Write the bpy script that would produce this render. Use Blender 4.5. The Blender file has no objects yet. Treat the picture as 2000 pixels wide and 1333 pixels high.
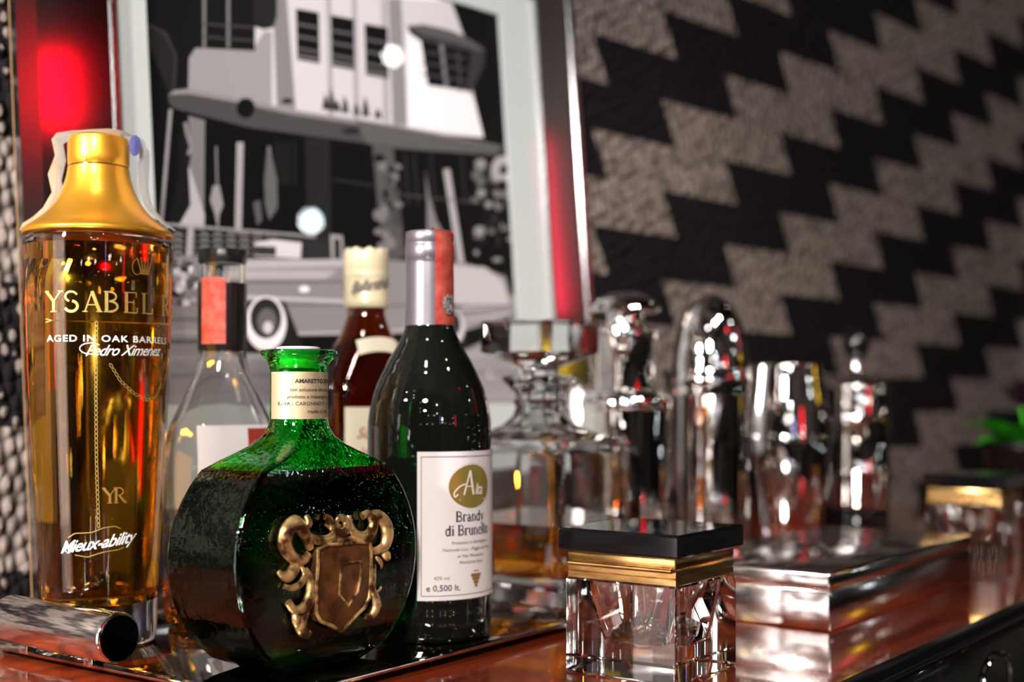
import bpy, bmesh, math, random
from mathutils import Vector, Matrix
random.seed(7)
SC = bpy.context.scene
COL = SC.collection
R = math.radians

# ------------------------------------------------------------------ camera
cam_d = bpy.data.cameras.new('camera')
cam = bpy.data.objects.new('camera', cam_d); COL.objects.link(cam)
cam.location = (0, 0, .15); cam.rotation_euler = (R(90), 0, 0)
cam_d.lens = 45; cam_d.sensor_width = 36; cam_d.shift_y = 113/2000
cam_d.clip_start = .02; cam_d.clip_end = 50
cam_d.dof.use_dof = True; cam_d.dof.focus_distance = .695; cam_d.dof.aperture_fstop = 4.0
cam_d.dof.aperture_blades = 9
SC.camera = cam
CAM = Vector((0, 0, .15))

# ------------------------------------------------------------------ frame of the place
UA = R(36); U = Vector((math.sin(UA), math.cos(UA), 0)); V = Vector((-U.y, U.x, 0))
WA = R(44); W = Vector((math.sin(WA), math.cos(WA), 0)); NW = Vector((-W.y, W.x, 0))
P0 = Vector((.5025, 1.7943, 0))
ROT_U = math.atan2(U.y, U.x); ROT_W = math.atan2(W.y, W.x)

# ------------------------------------------------------------------ world and lamps
wd = bpy.data.worlds.new('room_air'); SC.world = wd; wd.use_nodes = True
nt = wd.node_tree; nt.nodes.clear()
def wn(t, **k):
    n = nt.nodes.new(t)
    for a, b in k.items(): setattr(n, a, b)
    return n
wo = wn('ShaderNodeOutputWorld'); wb = wn('ShaderNodeBackground'); wt = wn('ShaderNodeTexCoord')
nz = wn('ShaderNodeTexNoise'); nz.inputs['Scale'].default_value = 2.3; nz.inputs['Detail'].default_value = 3
cr = wn('ShaderNodeValToRGB')
cr.color_ramp.elements[0].position = .50; cr.color_ramp.elements[0].color = (.0025, .002, .002, 1)
cr.color_ramp.elements[1].position = .72; cr.color_ramp.elements[1].color = (.13, .10, .09, 1)
nt.links.new(wt.outputs['Generated'], nz.inputs['Vector']); nt.links.new(nz.outputs['Fac'], cr.inputs['Fac'])
nt.links.new(cr.outputs['Color'], wb.inputs['Color']); nt.links.new(wb.outputs[0], wo.inputs[0])
wb.inputs['Strength'].default_value = 1.0

def area(name, loc, target, size, power, color=(1, 1, 1), size_y=None, shape=None):
    l = bpy.data.lights.new(name, 'AREA'); l.energy = power; l.color = color
    l.shape = shape or ('RECTANGLE' if size_y else 'DISK'); l.size = size
    if size_y: l.size_y = size_y
    o = bpy.data.objects.new(name, l); COL.objects.link(o); o.location = loc
    o.rotation_euler = (Vector(target)-Vector(loc)).to_track_quat('-Z', 'Y').to_euler()
    return o
def point(name, loc, radius, power, color=(1, 1, 1)):
    l = bpy.data.lights.new(name, 'POINT'); l.energy = power; l.color = color; l.shadow_soft_size = radius
    o = bpy.data.objects.new(name, l); COL.objects.link(o); o.location = loc; return o
def spot(name, loc, target, radius, power, angle, color=(1, 1, 1), blend=.6):
    l = bpy.data.lights.new(name, 'SPOT'); l.energy = power; l.color = color; l.shadow_soft_size = radius
    l.spot_size = R(angle); l.spot_blend = blend
    o = bpy.data.objects.new(name, l); COL.objects.link(o); o.location = loc
    o.rotation_euler = (Vector(target)-Vector(loc)).to_track_quat('-Z', 'Y').to_euler(); return o

area('key_lamp', (-1.15, -.25, .85), (-.05, .8, .12), .16, 10, (1, .93, .86))
area('room_lamp', (-.22, -1.0, 1.05), (-.10, .8, .15), .28, 44, (1, .95, .89))
area('pale_side_fill', (-2.3, -.65, .20), (.1, .9, .1), 1.9, 27, (1, .88, .85), 1.3)  # soft light added in place of a pale surface mirrored in the silver
spot('wall_lamp', (1.30, 1.50, 1.0), (1.35, 2.30, .30), .04, 46, 62, (1, .96, .86), .9)
spot('low_wall_lamp', (.45, .75, .75), (.17, 1.47, .33), .03, 6.0, 34, (1, .84, .76), 1)
spot('counter_lamp', (.75, .45, 1.25), (.50, 1.15, .0), .03, 22, 60, (1, .84, .70))
spot('picture_fill_spot', (.38, .35, 1.05), (-.02, 1.20, .34), .04, 26, 40, (1, .985, .98), .9)  # unseen spot added to brighten the framed print
spot('left_picture_fill_spot', (-.15, .15, 1.05), (-.20, 1.00, .24), .04, 8, 40, (1, .90, .93), .9)  # second added spot, for the left part of the frame
spot('left_wall_lamp', (-.70, .10, .45), (-.42, .86, .22), .03, 60, 75, (1, .95, .9), .8)
area('red_lamp', (1.35, -.30, .42), (.2, 1.2, .15), .055, .55, (1, .01, .03), .34)
area('red_patch_light', (1.475, .365, 1.10), (-.31, .88, .36), .07, .28, (1, .0, .012), .14)  # area light set to give the red patch in the left mirror border
area('red_streak_light', (1.957, 1.412, .80), (.035, 1.24, .33), .030, .18, (1, .02, .07), .44)  # narrow area light for the red streak in the right mirror border
area('yellow_lamp', (1.7, 1.35, .42), (.2, 1.2, .15), .03, .06, (1, .62, .02), .07)
area('violet_lamp', (.75, -1.1, .5), (.2, 1.1, .1), .03, .25, (.45, .35, 1), .3)
point('glass_glint_lamp', (1.759, .849, .831), .022, 2.6, (.85, .97, 1))
point('ceiling_bulb', (1.751, 1.084, 1.207), .018, 1.4, (.95, 1, .97))
for x_, y_, z_ in ((1.75, .95, .10), (2.0, 1.35, .22), (1.6, .45, .16), (2.1, .75, .05), (1.85, .10, .30), (1.5, 1.30, .02), (1.7, 1.55, .30)):  # small unseen bulbs added for sparkle on the green bottle's face
    point('sparkle_bulb', (x_, y_, z_), .007, .10, (1, .93, .80) if z_ > .12 else (.85, .95, 1))
rb = random.Random(5)
for i in range(34):
    az = R(-150+300*rb.random()) if i > 8 else R(-60+15*i); d_ = 1.6+1.6*rb.random(); z_ = .35+1.5*rb.random()
    if abs(math.sin(az)) > .94: z_ += .5     # over the side of the room the lamps hang higher
    x_, y_ = d_*math.sin(az), .9-d_*math.cos(az)
    if (Vector((x_, y_, 0))-P0).dot(NW) > -.4 or (1.2 < x_ < 2.6 and -.2 < y_ < 1.7): continue
    point('room_bulb', (x_, y_, z_), .012+.012*rb.random(), .55+.8*rb.random(), [(1, .97, .9), (.8, .95, 1), (1, .9, .78), (.9, 1, .95)][i % 4])

SC.view_settings.view_transform = 'Standard'; SC.view_settings.look = 'None'
SC.view_settings.gamma = 1; SC.view_settings.exposure = 0.0
SC.cycles.max_bounces = 24; SC.cycles.transmission_bounces = 20; SC.cycles.glossy_bounces = 8
SC.cycles.transparent_max_bounces = 12; SC.cycles.caustics_reflective = True; SC.cycles.caustics_refractive = True
SC.cycles.blur_glossy = .5; SC.cycles.sample_clamp_indirect = 40; SC.cycles.use_denoising = True

# ------------------------------------------------------------------ materials
def mat(name, base=(.8, .8, .8), metal=0, rough=.5, trans=0, ior=1.5, coat=0, spec=.5, alpha=1, aniso=0):
    m = bpy.data.materials.new(name); m.use_nodes = True
    b = m.node_tree.nodes['Principled BSDF']
    b.inputs['Base Color'].default_value = (*base, 1); b.inputs['Metallic'].default_value = metal
    b.inputs['Roughness'].default_value = rough; b.inputs['Transmission Weight'].default_value = trans
    b.inputs['IOR'].default_value = ior; b.inputs['Coat Weight'].default_value = coat
    b.inputs['Coat Roughness'].default_value = .03; b.inputs['Specular IOR Level'].default_value = spec
    b.inputs['Alpha'].default_value = alpha; b.inputs['Anisotropic'].default_value = aniso
    return m
def node(m, t, **k):
    n = m.node_tree.nodes.new(t)
    for a, b in k.items():
        if a in n.inputs: n.inputs[a].default_value = b
        else: setattr(n, a, b)
    return n
def link(m, a, b): m.node_tree.links.new(a, b)
def bsdf(m): return m.node_tree.nodes['Principled BSDF']
def mapping(m, scale=(1, 1, 1), rot=(0, 0, 0)):
    tc = node(m, 'ShaderNodeTexCoord'); mp = node(m, 'ShaderNodeMapping')
    mp.inputs['Scale'].default_value = scale; mp.inputs['Rotation'].default_value = rot
    link(m, tc.outputs['Object'], mp.inputs['Vector']); return mp.outputs['Vector']
def bump(m, h, strength=.3, dist=.001):
    b = node(m, 'ShaderNodeBump', Strength=strength, Distance=dist); link(m, h, b.inputs['Height'])
    link(m, b.outputs['Normal'], bsdf(m).inputs['Normal']); return b
def noise_bump(m, scale, strength, dist=.001, detail=2, sc=(1, 1, 1)):
    v = mapping(m, sc); n = node(m, 'ShaderNodeTexNoise', Scale=scale, Detail=detail)
    link(m, v, n.inputs['Vector']); bump(m, n.outputs['Fac'], strength, dist); return n
def noise_color(m, scale, c0, c1, p0=.35, p1=.65, sc=(1, 1, 1), detail=4):
    v = mapping(m, sc); n = node(m, 'ShaderNodeTexNoise', Scale=scale, Detail=detail); link(m, v, n.inputs['Vector'])
    r = node(m, 'ShaderNodeValToRGB'); e = r.color_ramp.elements
    e[0].position = p0; e[0].color = (*c0, 1); e[1].position = p1; e[1].color = (*c1, 1)
    link(m, n.outputs['Fac'], r.inputs['Fac']); link(m, r.outputs['Color'], bsdf(m).inputs['Base Color']); return r

M = {}
M['glass'] = mat('clear_glass', (.98, 1, .99), rough=0, trans=1, ior=1.5)
M['crystal'] = mat('lead_crystal', (.97, .985, .98), rough=0, trans=1, ior=1.54)
M['pane'] = mat('picture_glass')  # thin sheet: clear with a front-face reflection
_m = M['pane']; _nt = _m.node_tree; _nt.nodes.remove(_nt.nodes['Principled BSDF'])
_t = _nt.nodes.new('ShaderNodeBsdfTransparent'); _g = _nt.nodes.new('ShaderNodeBsdfGlossy'); _g.inputs['Roughness'].default_value = .01
_f = _nt.nodes.new('ShaderNodeFresnel'); _f.inputs['IOR'].default_value = 1.4; _x = _nt.nodes.new('ShaderNodeMixShader')
_geo = _nt.nodes.new('ShaderNodeNewGeometry'); _mm = _nt.nodes.new('ShaderNodeMath'); _mm.operation = 'MULTIPLY_ADD'   # only the front face reflects
_mm.inputs[1].default_value = -1; _mm.inputs[2].default_value = 1; _nt.links.new(_geo.outputs['Backfacing'], _mm.inputs[0])
_m2 = _nt.nodes.new('ShaderNodeMath'); _m2.operation = 'MULTIPLY'; _nt.links.new(_f.outputs[0], _m2.inputs[0]); _nt.links.new(_mm.outputs[0], _m2.inputs[1])
_nt.links.new(_m2.outputs[0], _x.inputs[0]); _nt.links.new(_t.outputs[0], _x.inputs[1]); _nt.links.new(_g.outputs[0], _x.inputs[2])
_nt.links.new(_x.outputs[0], _nt.nodes['Material Output'].inputs[0])
M['amber_liquid'] = mat('golden_spirit', (1, .46, .035), rough=0, trans=1, ior=1.36)
M['whisky_liquid'] = mat('brown_spirit', (.42, .13, .015), rough=0, trans=1, ior=1.36)
M['decanter_liquid'] = mat('orange_brown_spirit', (.80, .28, .025), rough=0, trans=1, ior=1.36)
M['brown_glass'] = mat('brown_glass', (.42, .14, .03), rough=0, trans=1)
M['black_glass'] = mat('near_black_green_glass', (.006, .007, .005), rough=.015, trans=.12, spec=.6)
v = mapping(M['black_glass'], (1, 1, 1)); wv = node(M['black_glass'], 'ShaderNodeTexWave', Scale=38, Distortion=1.2)
wv.bands_direction = 'Z'; wv.inputs['Detail'].default_value = 1; link(M['black_glass'], v, wv.inputs['Vector'])
bump(M['black_glass'], wv.outputs['Fac'], .10, .001)
M['green_glass'] = mat('seedy_green_glass', (.05, .80, .12), rough=0, trans=1, ior=1.52)
noise_bump(M['green_glass'], 200, .38, .0012, 2)
M['dark_liqueur'] = mat('dark_liqueur', (.03, .010, .003), rough=.02, trans=1, ior=1.38)
M['gold_cap'] = mat('satin_gold', (1, .48, .045), metal=.85, rough=.33)
M['brass'] = mat('worn_brass', (.80, .52, .20), metal=1, rough=.24)
noise_color(M['brass'], 40, (.52, .30, .10), (.88, .60, .25), .35, .6, (1, 1, 5))
M['antique_gold'] = mat('antique_gold', (.5, .3, .1), metal=.75, rough=.38)
noise_color(M['antique_gold'], 130, (.10, .035, .01), (.85, .58, .24), .40, .60)
M['shield_bronze'] = mat('brown_bronze', (.3, .12, .04), metal=.6, rough=.42)
noise_color(M['shield_bronze'], 90, (.05, .016, .005), (.27, .11, .03), .3, .7)
M['silver'] = mat('polished_silver', (.86, .83, .80), metal=1, rough=.05)
M['brushed_silver'] = mat('brushed_silver', (.84, .80, .79), metal=1, rough=.14)
noise_bump(M['brushed_silver'], 60, .05, .0005, 4, (1, 1, 14))
M['chrome'] = mat('chrome', (.90, .90, .88), metal=1, rough=.03)
M['tray_metal'] = mat('black_nickel', (.25, .22, .21), metal=1, rough=.04)
M['tray_lip'] = mat('polished_lip', (.55, .50, .48), metal=1, rough=.05)
M['handle'] = mat('rubbed_chrome', (.88, .86, .85), metal=1, rough=.11)
M['black_lacquer'] = mat('black_lacquer', (.004, .004, .005), rough=.09, coat=.5)
M['black_plastic'] = mat('black_plastic', (.008, .008, .009), rough=.35)
M['black_foil'] = mat('black_foil', (.01, .009, .009), rough=.2)
M['pewter'] = mat('pewter_foil', (.20, .18, .21), metal=.7, rough=.36)
M['cream_cap'] = mat('cream_metal', (.72, .63, .42), metal=.15, rough=.34)
M['paper'] = mat('white_label_paper', (.74, .68, .68), rough=.55)
M['cream_paper'] = mat('cream_label_paper', (.74, .66, .50), rough=.5)
M['gold_paper'] = mat('pale_gold_foil_paper', (.86, .68, .43), metal=.7, rough=.35)
M['ink'] = mat('black_ink', (.02, .018, .018), rough=.5)
M['grey_ink'] = mat('grey_ink', (.12, .10, .10), rough=.5)
M['white_ink'] = mat('white_ink', (.92, .92, .9), rough=.4)
M['gold_ink'] = mat('gold_print', (.85, .60, .18), metal=.8, rough=.3)
M['gold_seal'] = mat('gold_seal_foil', (.75, .58, .14), metal=.8, rough=.28)
noise_bump(M['gold_seal'], 300, .2, .0008)
M['brown_ink'] = mat('brown_ink', (.25, .12, .02), rough=.5)
M['red_strip'] = mat('red_tax_paper', (.80, .10, .07), rough=.6)
noise_color(M['red_strip'], 170, (.66, .06, .045), (.88, .22, .16), .3, .75)
M['seal_grey'] = mat('grey_stamp', (.18, .17, .16), rough=.6)
noise_color(M['seal_grey'], 500, (.06, .055, .05), (.45, .40, .37), .4, .6)
M['crest_red'] = mat('dull_red_crest', (.30, .03, .015), rough=.5)
M['film'] = mat('clear_plastic_strip', (.80, .86, .90), rough=.22, trans=.3, ior=1.3)
noise_bump(M['film'], 90, .5, .002)
M['blue_mark'] = mat('dark_blue_print', (.008, .008, .09), rough=.5, spec=.2)
M['leaf'] = mat('green_leaf', (.07, .60, .02), rough=.35, coat=.2)
M['pot'] = mat('black_pot', (.006, .005, .006), rough=.25)
M['petal'] = mat('dark_purple_petal', (.05, .008, .03), rough=.5)
M['mat_board'] = mat('pale_mat_board', (.50, .53, .52), rough=.7)
M['mirror'] = mat('mirror_border', (.62, .62, .63), metal=1, rough=.09)
M['frame_metal'] = mat('frame_edge_metal', (.55, .55, .56), metal=1, rough=.18)
M['frame_side'] = mat('frame_wood_side', (.35, .20, .08), rough=.5)
M['cabinet'] = mat('black_cabinet_paint', (.012, .014, .012), rough=.25)
M['floor'] = mat('dark_floor', (.03, .022, .018), rough=.4)
# mahogany top
m = M['wood'] = mat('glossy_mahogany', (.2, .03, .01), rough=.12, coat=1, spec=.6)
bsdf(m).inputs['Coat IOR'].default_value = 1.85
noise_color(m, 5, (.11, .013, .005), (.34, .052, .015), .3, .75, (1.2, 14, 1), 6)
bsdf(m).inputs['Coat Roughness'].default_value = .025
# knitted wall: staggered dark and light blocks with chunky stitches
m = M['knit'] = mat('knitted_wall_covering', rough=.95, spec=.1)
tc = node(m, 'ShaderNodeTexCoord'); sp = node(m, 'ShaderNodeSeparateXYZ'); link(m, tc.outputs['Object'], sp.inputs[0])
def mth(op, a, b=None, c=None):
    n = node(m, 'ShaderNodeMath', operation=op)
    for i, q in enumerate((a, b, c)):
        if q is None: continue
        if isinstance(q, (int, float)): n.inputs[i].default_value = q
        else: link(m, q, n.inputs[i])
    return n.outputs[0]
CW, RH, SL = .1223, .0513, .0280
rr = mth('DIVIDE', mth('SUBTRACT', .4893, sp.outputs['Z']), RH)          # rows counted downwards
row = mth('FLOOR', rr); fr_ = mth('SUBTRACT', rr, row)
cc = mth('FLOOR', mth('DIVIDE', mth('SUBTRACT', mth('ADD', sp.outputs['X'], .4790), mth('MULTIPLY', fr_, SL)), CW))
k = mth('FLOORED_MODULO', mth('ADD', row, cc), 4.0)
light_f = mth('LESS_THAN', k, 1.5)
vo = node(m, 'ShaderNodeTexVoronoi', Scale=1.0, Randomness=.55); mp = node(m, 'ShaderNodeMapping')
mp.inputs['Scale'].default_value = (112, 1, 78); mp.inputs['Rotation'].default_value = (0, R(18), 0)
link(m, tc.outputs['Object'], mp.inputs['Vector']); link(m, mp.outputs['Vector'], vo.inputs['Vector'])
st = node(m, 'ShaderNodeMapRange'); st.inputs[1].default_value = .72; st.inputs[2].default_value = .25
link(m, vo.outputs['Distance'], st.inputs[0])
nn = node(m, 'ShaderNodeTexNoise', Scale=60, Detail=3); link(m, tc.outputs['Object'], nn.inputs['Vector'])
gate = mth('LESS_THAN', sp.outputs['X'], -1.0)      # the marled yarn only runs through the left end
fleck = mth('MULTIPLY', mth('MULTIPLY', mth('GREATER_THAN', mth('ADD', mth('MULTIPLY', nn.outputs['Fac'], .9), mth('MULTIPLY', st.outputs[0], .35)), .74), .75), gate)
light_amt = mth('MAXIMUM', mth('MULTIPLY', light_f, mth('ADD', .22, mth('MULTIPLY', st.outputs[0], .78))), mth('MULTIPLY', fleck, st.outputs[0]))
mx = node(m, 'ShaderNodeMixRGB'); mx.inputs[1].default_value = (.010, .008, .010, 1); mx.inputs[2].default_value = (.33, .27, .24, 1)
link(m, light_amt, mx.inputs[0]); link(m, mx.outputs[0], bsdf(m).inputs['Base Color'])
bump(m, st.outputs[0], 1.0, .005)

# ------------------------------------------------------------------ geometry helpers
def new_obj(name, bm, material, parent=None, smooth=True, angle=40):
    me = bpy.data.meshes.new(name); bmesh.ops.recalc_face_normals(bm, faces=bm.faces[:]); bm.to_mesh(me); bm.free()
    for mm in (material if isinstance(material, (list, tuple)) else [material]): me.materials.append(mm)
    if smooth:
        for p in me.polygons: p.use_smooth = True
        me.set_sharp_from_angle(angle=R(angle))
    o = bpy.data.objects.new(name, me); COL.objects.link(o)
    if parent: o.parent = parent
    return o
def tag(o, label=None, cat=None, group=None, kind=None):
    if label: o['label'] = label
    if cat: o['category'] = cat
    if group: o['group'] = group
    if kind: o['kind'] = kind
    return o
def thing(name, label, cat, loc, rz=0, group=None):
    o = bpy.data.objects.new(name, None); COL.objects.link(o); o.location = loc; o.rotation_euler = (0, 0, rz)
    o.empty_display_size = .02
    return tag(o, label, cat, group)
def loft(rings, cap0=True, cap1=True, bm=None):
    bm = bm or bmesh.new(); L = [[bm.verts.new(p) for p in r] for r in rings]
    n = len(L[0])
    for a, b in zip(L, L[1:]):
        for i in range(n): bm.faces.new((a[i], a[(i+1) % n], b[(i+1) % n], b[i]))
    if cap0: bm.faces.new(L[0][::-1])
    if cap1: bm.faces.new(L[-1])
    return bm
def circ(r, z, n=64): return [(r*math.cos(2*math.pi*i/n), r*math.sin(2*math.pi*i/n), z) for i in range(n)]
def rrect(w, t, r, z, k=8, n_side=1):
    r = min(r, w-1e-5, t-1e-5); pts = []
    for cx, cy, a0 in ((w-r, t-r, 0), (-w+r, t-r, 90), (-w+r, -t+r, 180), (w-r, -t+r, 270)):
        for i in range(k+1):
            a = R(a0+90*i/k); pts.append((cx+r*math.cos(a), cy+r*math.sin(a), z))
    return pts
def smooth_prof(pts, n=6):
    """Catmull-Rom through the profile points"""
    out = []
    for i in range(len(pts)-1):
        p0 = pts[max(i-1, 0)]; p1 = pts[i]; p2 = pts[i+1]; p3 = pts[min(i+2, len(pts)-1)]
        for s in range(n):
            t = s/n
            out.append(tuple(.5*((2*b)+(-a+c)*t+(2*a-5*b+4*c-d)*t*t+(-a+3*b-3*c+d)*t**3) for a, b, c, d in zip(p0, p1, p2, p3)))
    out.append(pts[-1]); return out
def lathe(prof, n=64, bm=None, close=False):
    """prof: (r,z) list; r==0 becomes a pole; close makes a loop (walls with thickness)"""
    bm = bm or bmesh.new(); L = []
    for r, z in prof:
        L.append([bm.verts.new((0, 0, z))] if r < 1e-6 else [bm.verts.new(p) for p in circ(r, z, n)])
    seq = list(zip(L, L[1:])) + ([(L[-1], L[0])] if close else [])
    for a, b in seq:
        if len(a) == 1 and len(b) == 1: continue
        for i in range(n):
            j = (i+1) % n
            if len(a) == 1: bm.faces.new((a[0], b[j], b[i]))
            elif len(b) == 1: bm.faces.new((a[i], a[j], b[0]))
            else: bm.faces.new((a[i], a[j], b[j], b[i]))
    return bm
def box_bm(x0, x1, y0, y1, z0, z1, bev=0, seg=2, bm=None):
    b2 = bmesh.new(); vs = [b2.verts.new(p) for p in ((x0,y0,z0),(x1,y0,z0),(x1,y1,z0),(x0,y1,z0),(x0,y0,z1),(x1,y0,z1),(x1,y1,z1),(x0,y1,z1))]
    for f in ((0,3,2,1),(4,5,6,7),(0,1,5,4),(1,2,6,5),(2,3,7,6),(3,0,4,7)): b2.faces.new([vs[i] for i in f])
    if bev: bmesh.ops.bevel(b2, geom=b2.edges[:], offset=bev, segments=seg, affect='EDGES', profile=.5)
    if bm is None: return b2
    me = bpy.data.meshes.new('t'); b2.to_mesh(me); b2.free(); bm.from_mesh(me); bpy.data.meshes.remove(me); return bm
def prism(pts, y0, y1, bev=0, bm=None, axis='Y', seg=2):
    """extrude an (x,z) outline between y0 and y1"""
    b2 = bmesh.new(); a = [b2.verts.new((x, y0, z)) for x, z in pts]; b = [b2.verts.new((x, y1, z)) for x, z in pts]
    b2.faces.new(a); b2.faces.new(b[::-1]); n = len(pts)
    for i in range(n): b2.faces.new((a[(i+1) % n], a[i], b[i], b[(i+1) % n]))
    if bev:
        bmesh.ops.recalc_face_normals(b2, faces=b2.faces[:])
        ed = [e for e in b2.edges if all(abs(v.co.y-y0) < 1e-7 for v in e.verts)]
        bmesh.ops.bevel(b2, geom=ed, offset=bev, segments=seg, affect='EDGES', profile=.5)
    if bm is None: return b2
    me = bpy.data.meshes.new('t'); b2.to_mesh(me); b2.free(); bm.from_mesh(me); bpy.data.meshes.remove(me); return bm
def sweep(path, radii, n=10, bm=None, flat=1.0, nrm=(0, 1, 0)):
    """tube along a path with a radius per point; flat squashes it along nrm"""
    bm = bm or bmesh.new(); path = [Vector(p) for p in path]; N = Vector(nrm); rings = []
    for i, p in enumerate(path):
        d = (path[min(i+1, len(path)-1)]-path[max(i-1, 0)]).normalized()
        s = d.cross(N)
        if s.length < 1e-4: s = d.orthogonal()
        s.normalize(); q = s.cross(d).normalized(); r = radii[i] if isinstance(radii, (list, tuple)) else radii
        rings.append([p + s*(r*math.cos(2*math.pi*j/n)) + q*(r*flat*math.sin(2*math.pi*j/n)) for j in range(n)])
    return loft(rings, bm=bm)
def interp(prof, z):
    for (r0, z0), (r1, z1) in zip(prof, prof[1:]):
        if min(z0, z1) <= z <= max(z0, z1) and abs(z1-z0) > 1e-9: return r0+(r1-r0)*(z-z0)/(z1-z0)
    return prof[-1][0]
def cyl_map(rf, off=.0003, az=0):
    """(arc x, z) onto a surface of revolution; az in degrees turns to the viewer's right"""
    def f(x, z, o=0):
        r = (rf(z) if callable(rf) else rf)+off+o; a = R(az)+x/(rf(z) if callable(rf) else rf)
        return Vector((r*math.sin(a), -r*math.cos(a), z))
    return f
def patch(f, x0, x1, z0, z1, nx=24, nz=8, outline=None, thick=.00025, bm=None):
    """a label on a mapped surface, with a little thickness"""
    bm = bm or bmesh.new()
    G = [[[bm.verts.new(f(x0+(x1-x0)*i/nx, z0+(z1-z0)*j/nz, o)) for i in range(nx+1)] for j in range(nz+1)] for o in (0, thick)]
    for s, g in enumerate(G):
        for j in range(nz):
            for i in range(nx):
                q = (g[j][i], g[j][i+1], g[j+1][i+1], g[j+1][i]); bm.faces.new(q if s else q[::-1])
    a, b = G
    rim = [(0, i) for i in range(nx)]+[(j, nx) for j in range(nz)]+[(nz, i) for i in range(nx, 0, -1)]+[(j, 0) for j in range(nz, 0, -1)]
    for t in range(len(rim)):
        p, q = rim[t], rim[(t+1) % len(rim)]
        bm.faces.new((a[p[0]][p[1]], a[q[0]][q[1]], b[q[0]][q[1]], b[p[0]][p[1]]))
    return bm
_tc = {}
def text_verts(s, bold=0, shear=0, spacing=1.0):
    key = (s, bold, shear, spacing)
    if key not in _tc:
        cu = bpy.data.curves.new('t', 'FONT'); cu.body = s; cu.size = 1; cu.offset = bold; cu.shear = shear; cu.space_character = spacing
        cu.align_x = 'CENTER'; cu.resolution_u = 3
        o = bpy.data.objects.new('t', cu); COL.objects.link(o); bpy.context.view_layer.update()
        me = bpy.data.meshes.new_from_object(o.evaluated_get(bpy.context.evaluated_depsgraph_get()))
        _tc[key] = ([tuple(v.co) for v in me.vertices], [tuple(p.vertices) for p in me.polygons])
        bpy.data.objects.remove(o); bpy.data.curves.remove(cu); bpy.data.meshes.remove(me)
    return _tc[key]
def text(bm, f, s, x, z, size, bold=0, shear=0, spacing=1.0, wide=1.0, off=.0005, tilt=0):
    vs, fs = text_verts(s, bold, shear, spacing); L = []
    for a, b, _ in vs:
        L.append(bm.verts.new(f(x+a*size*wide, z+b*size+a*size*wide*tilt, off)))
    for q in fs:
        try: bm.faces.new([L[i] for i in q])
        except ValueError: pass
    return bm
def stroke(bm, f, pts, w, off=.0005):
    """a flat pen line of width w (or a list of widths) on a mapped surface"""
    n = len(pts); prev = None
    for i, (x, z) in enumerate(pts):
        x2, z2 = pts[min(i+1, n-1)]; x1, z1 = pts[max(i-1, 0)]; d = math.hypot(x2-x1, z2-z1) or 1
        nx, nz_ = -(z2-z1)/d, (x2-x1)/d; ww = (w[i] if isinstance(w, (list, tuple)) else w)/2
        cur = (bm.verts.new(f(x+nx*ww, z+nz_*ww, off)), bm.verts.new(f(x-nx*ww, z-nz_*ww, off)))
        if prev: bm.faces.new((prev[0], prev[1], cur[1], cur[0]))
        prev = cur
    return bm
def arc(cx, cz, rx, rz, a0, a1, n=16): return [(cx+rx*math.cos(R(a0+(a1-a0)*i/n)), cz+rz*math.sin(R(a0+(a1-a0)*i/n))) for i in range(n+1)]
# serif capitals drawn as thick and thin strokes in a unit box
SERIF = {
 'Y': [([(0, 1), (.5, .5)], .16), ([(.95, 1), (.5, .5)], .07), ([(.5, .5), (.5, 0)], .16), ([(.3, 0), (.7, 0)], .05), ([(-.12, 1), (.18, 1)], .05), ([(.78, 1), (1.1, 1)], .05)],
 'S': [(arc(.45, .74, .34, .24, 20, 250, 12), .09), (arc(.45, .26, .36, .26, 80, -160, 12), .13)],
 'A': [([(.1, 0), (.48, 1)], .06), ([(.48, 1), (.9, 0)], .16), ([(.22, .33), (.76, .33)], .05), ([(-.04, 0), (.24, 0)], .05), ([(.72, 0), (1.06, 0)], .05)],
 'B': [([(.15, 0), (.15, 1)], .16), (arc(.3, .76, .38, .23, 90, -90, 10), .09), (arc(.3, .27, .46, .26, 90, -90, 10), .11), ([(0, 1), (.34, 1)], .05), ([(0, 0), (.34, 0)], .05)],
 'E': [([(.15, 0), (.15, 1)], .16), ([(0, 1), (.75, 1)], .05), ([(0, 0), (.8, 0)], .05), ([(.15, .52), (.6, .52)], .05), ([(.75, 1), (.75, .76)], .06), ([(.8, 0), (.82, .26)], .06), ([(.6, .64), (.6, .4)], .05)],
 'L': [([(.15, 0), (.15, 1)], .16), ([(0, 1), (.34, 1)], .05), ([(0, 0), (.75, 0)], .05), ([(.75, 0), (.78, .28)], .06)],
 'R': [([(.15, 0), (.15, 1)], .16), (arc(.3, .74, .42, .25, 90, -90, 10), .09), ([(.4, .48), (.9, 0)], .14), ([(0, 1), (.34, 1)], .05), ([(0, 0), (.34, 0)], .05), ([(.8, 0), (1.05, 0)], .05)],
 'G': [(arc(.5, .5, .45, .5, 50, 320, 16), .11), ([(.84, .42), (.84, .14)], .13), ([(.62, .44), (1.0, .44)], .05)],
 'I': [([(.25, 0), (.25, 1)], .16), ([(.06, 1), (.44, 1)], .05), ([(.06, 0), (.44, 0)], .05)],
 'N': [([(.12, 0), (.12, 1)], .06), ([(.12, 1), (.85, 0)], .16), ([(.85, 0), (.85, 1)], .06), ([(-.05, 1), (.2, 1)], .05), ([(0, 0), (.25, 0)], .05), ([(.7, 1), (1, 1)], .05)]}
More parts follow.
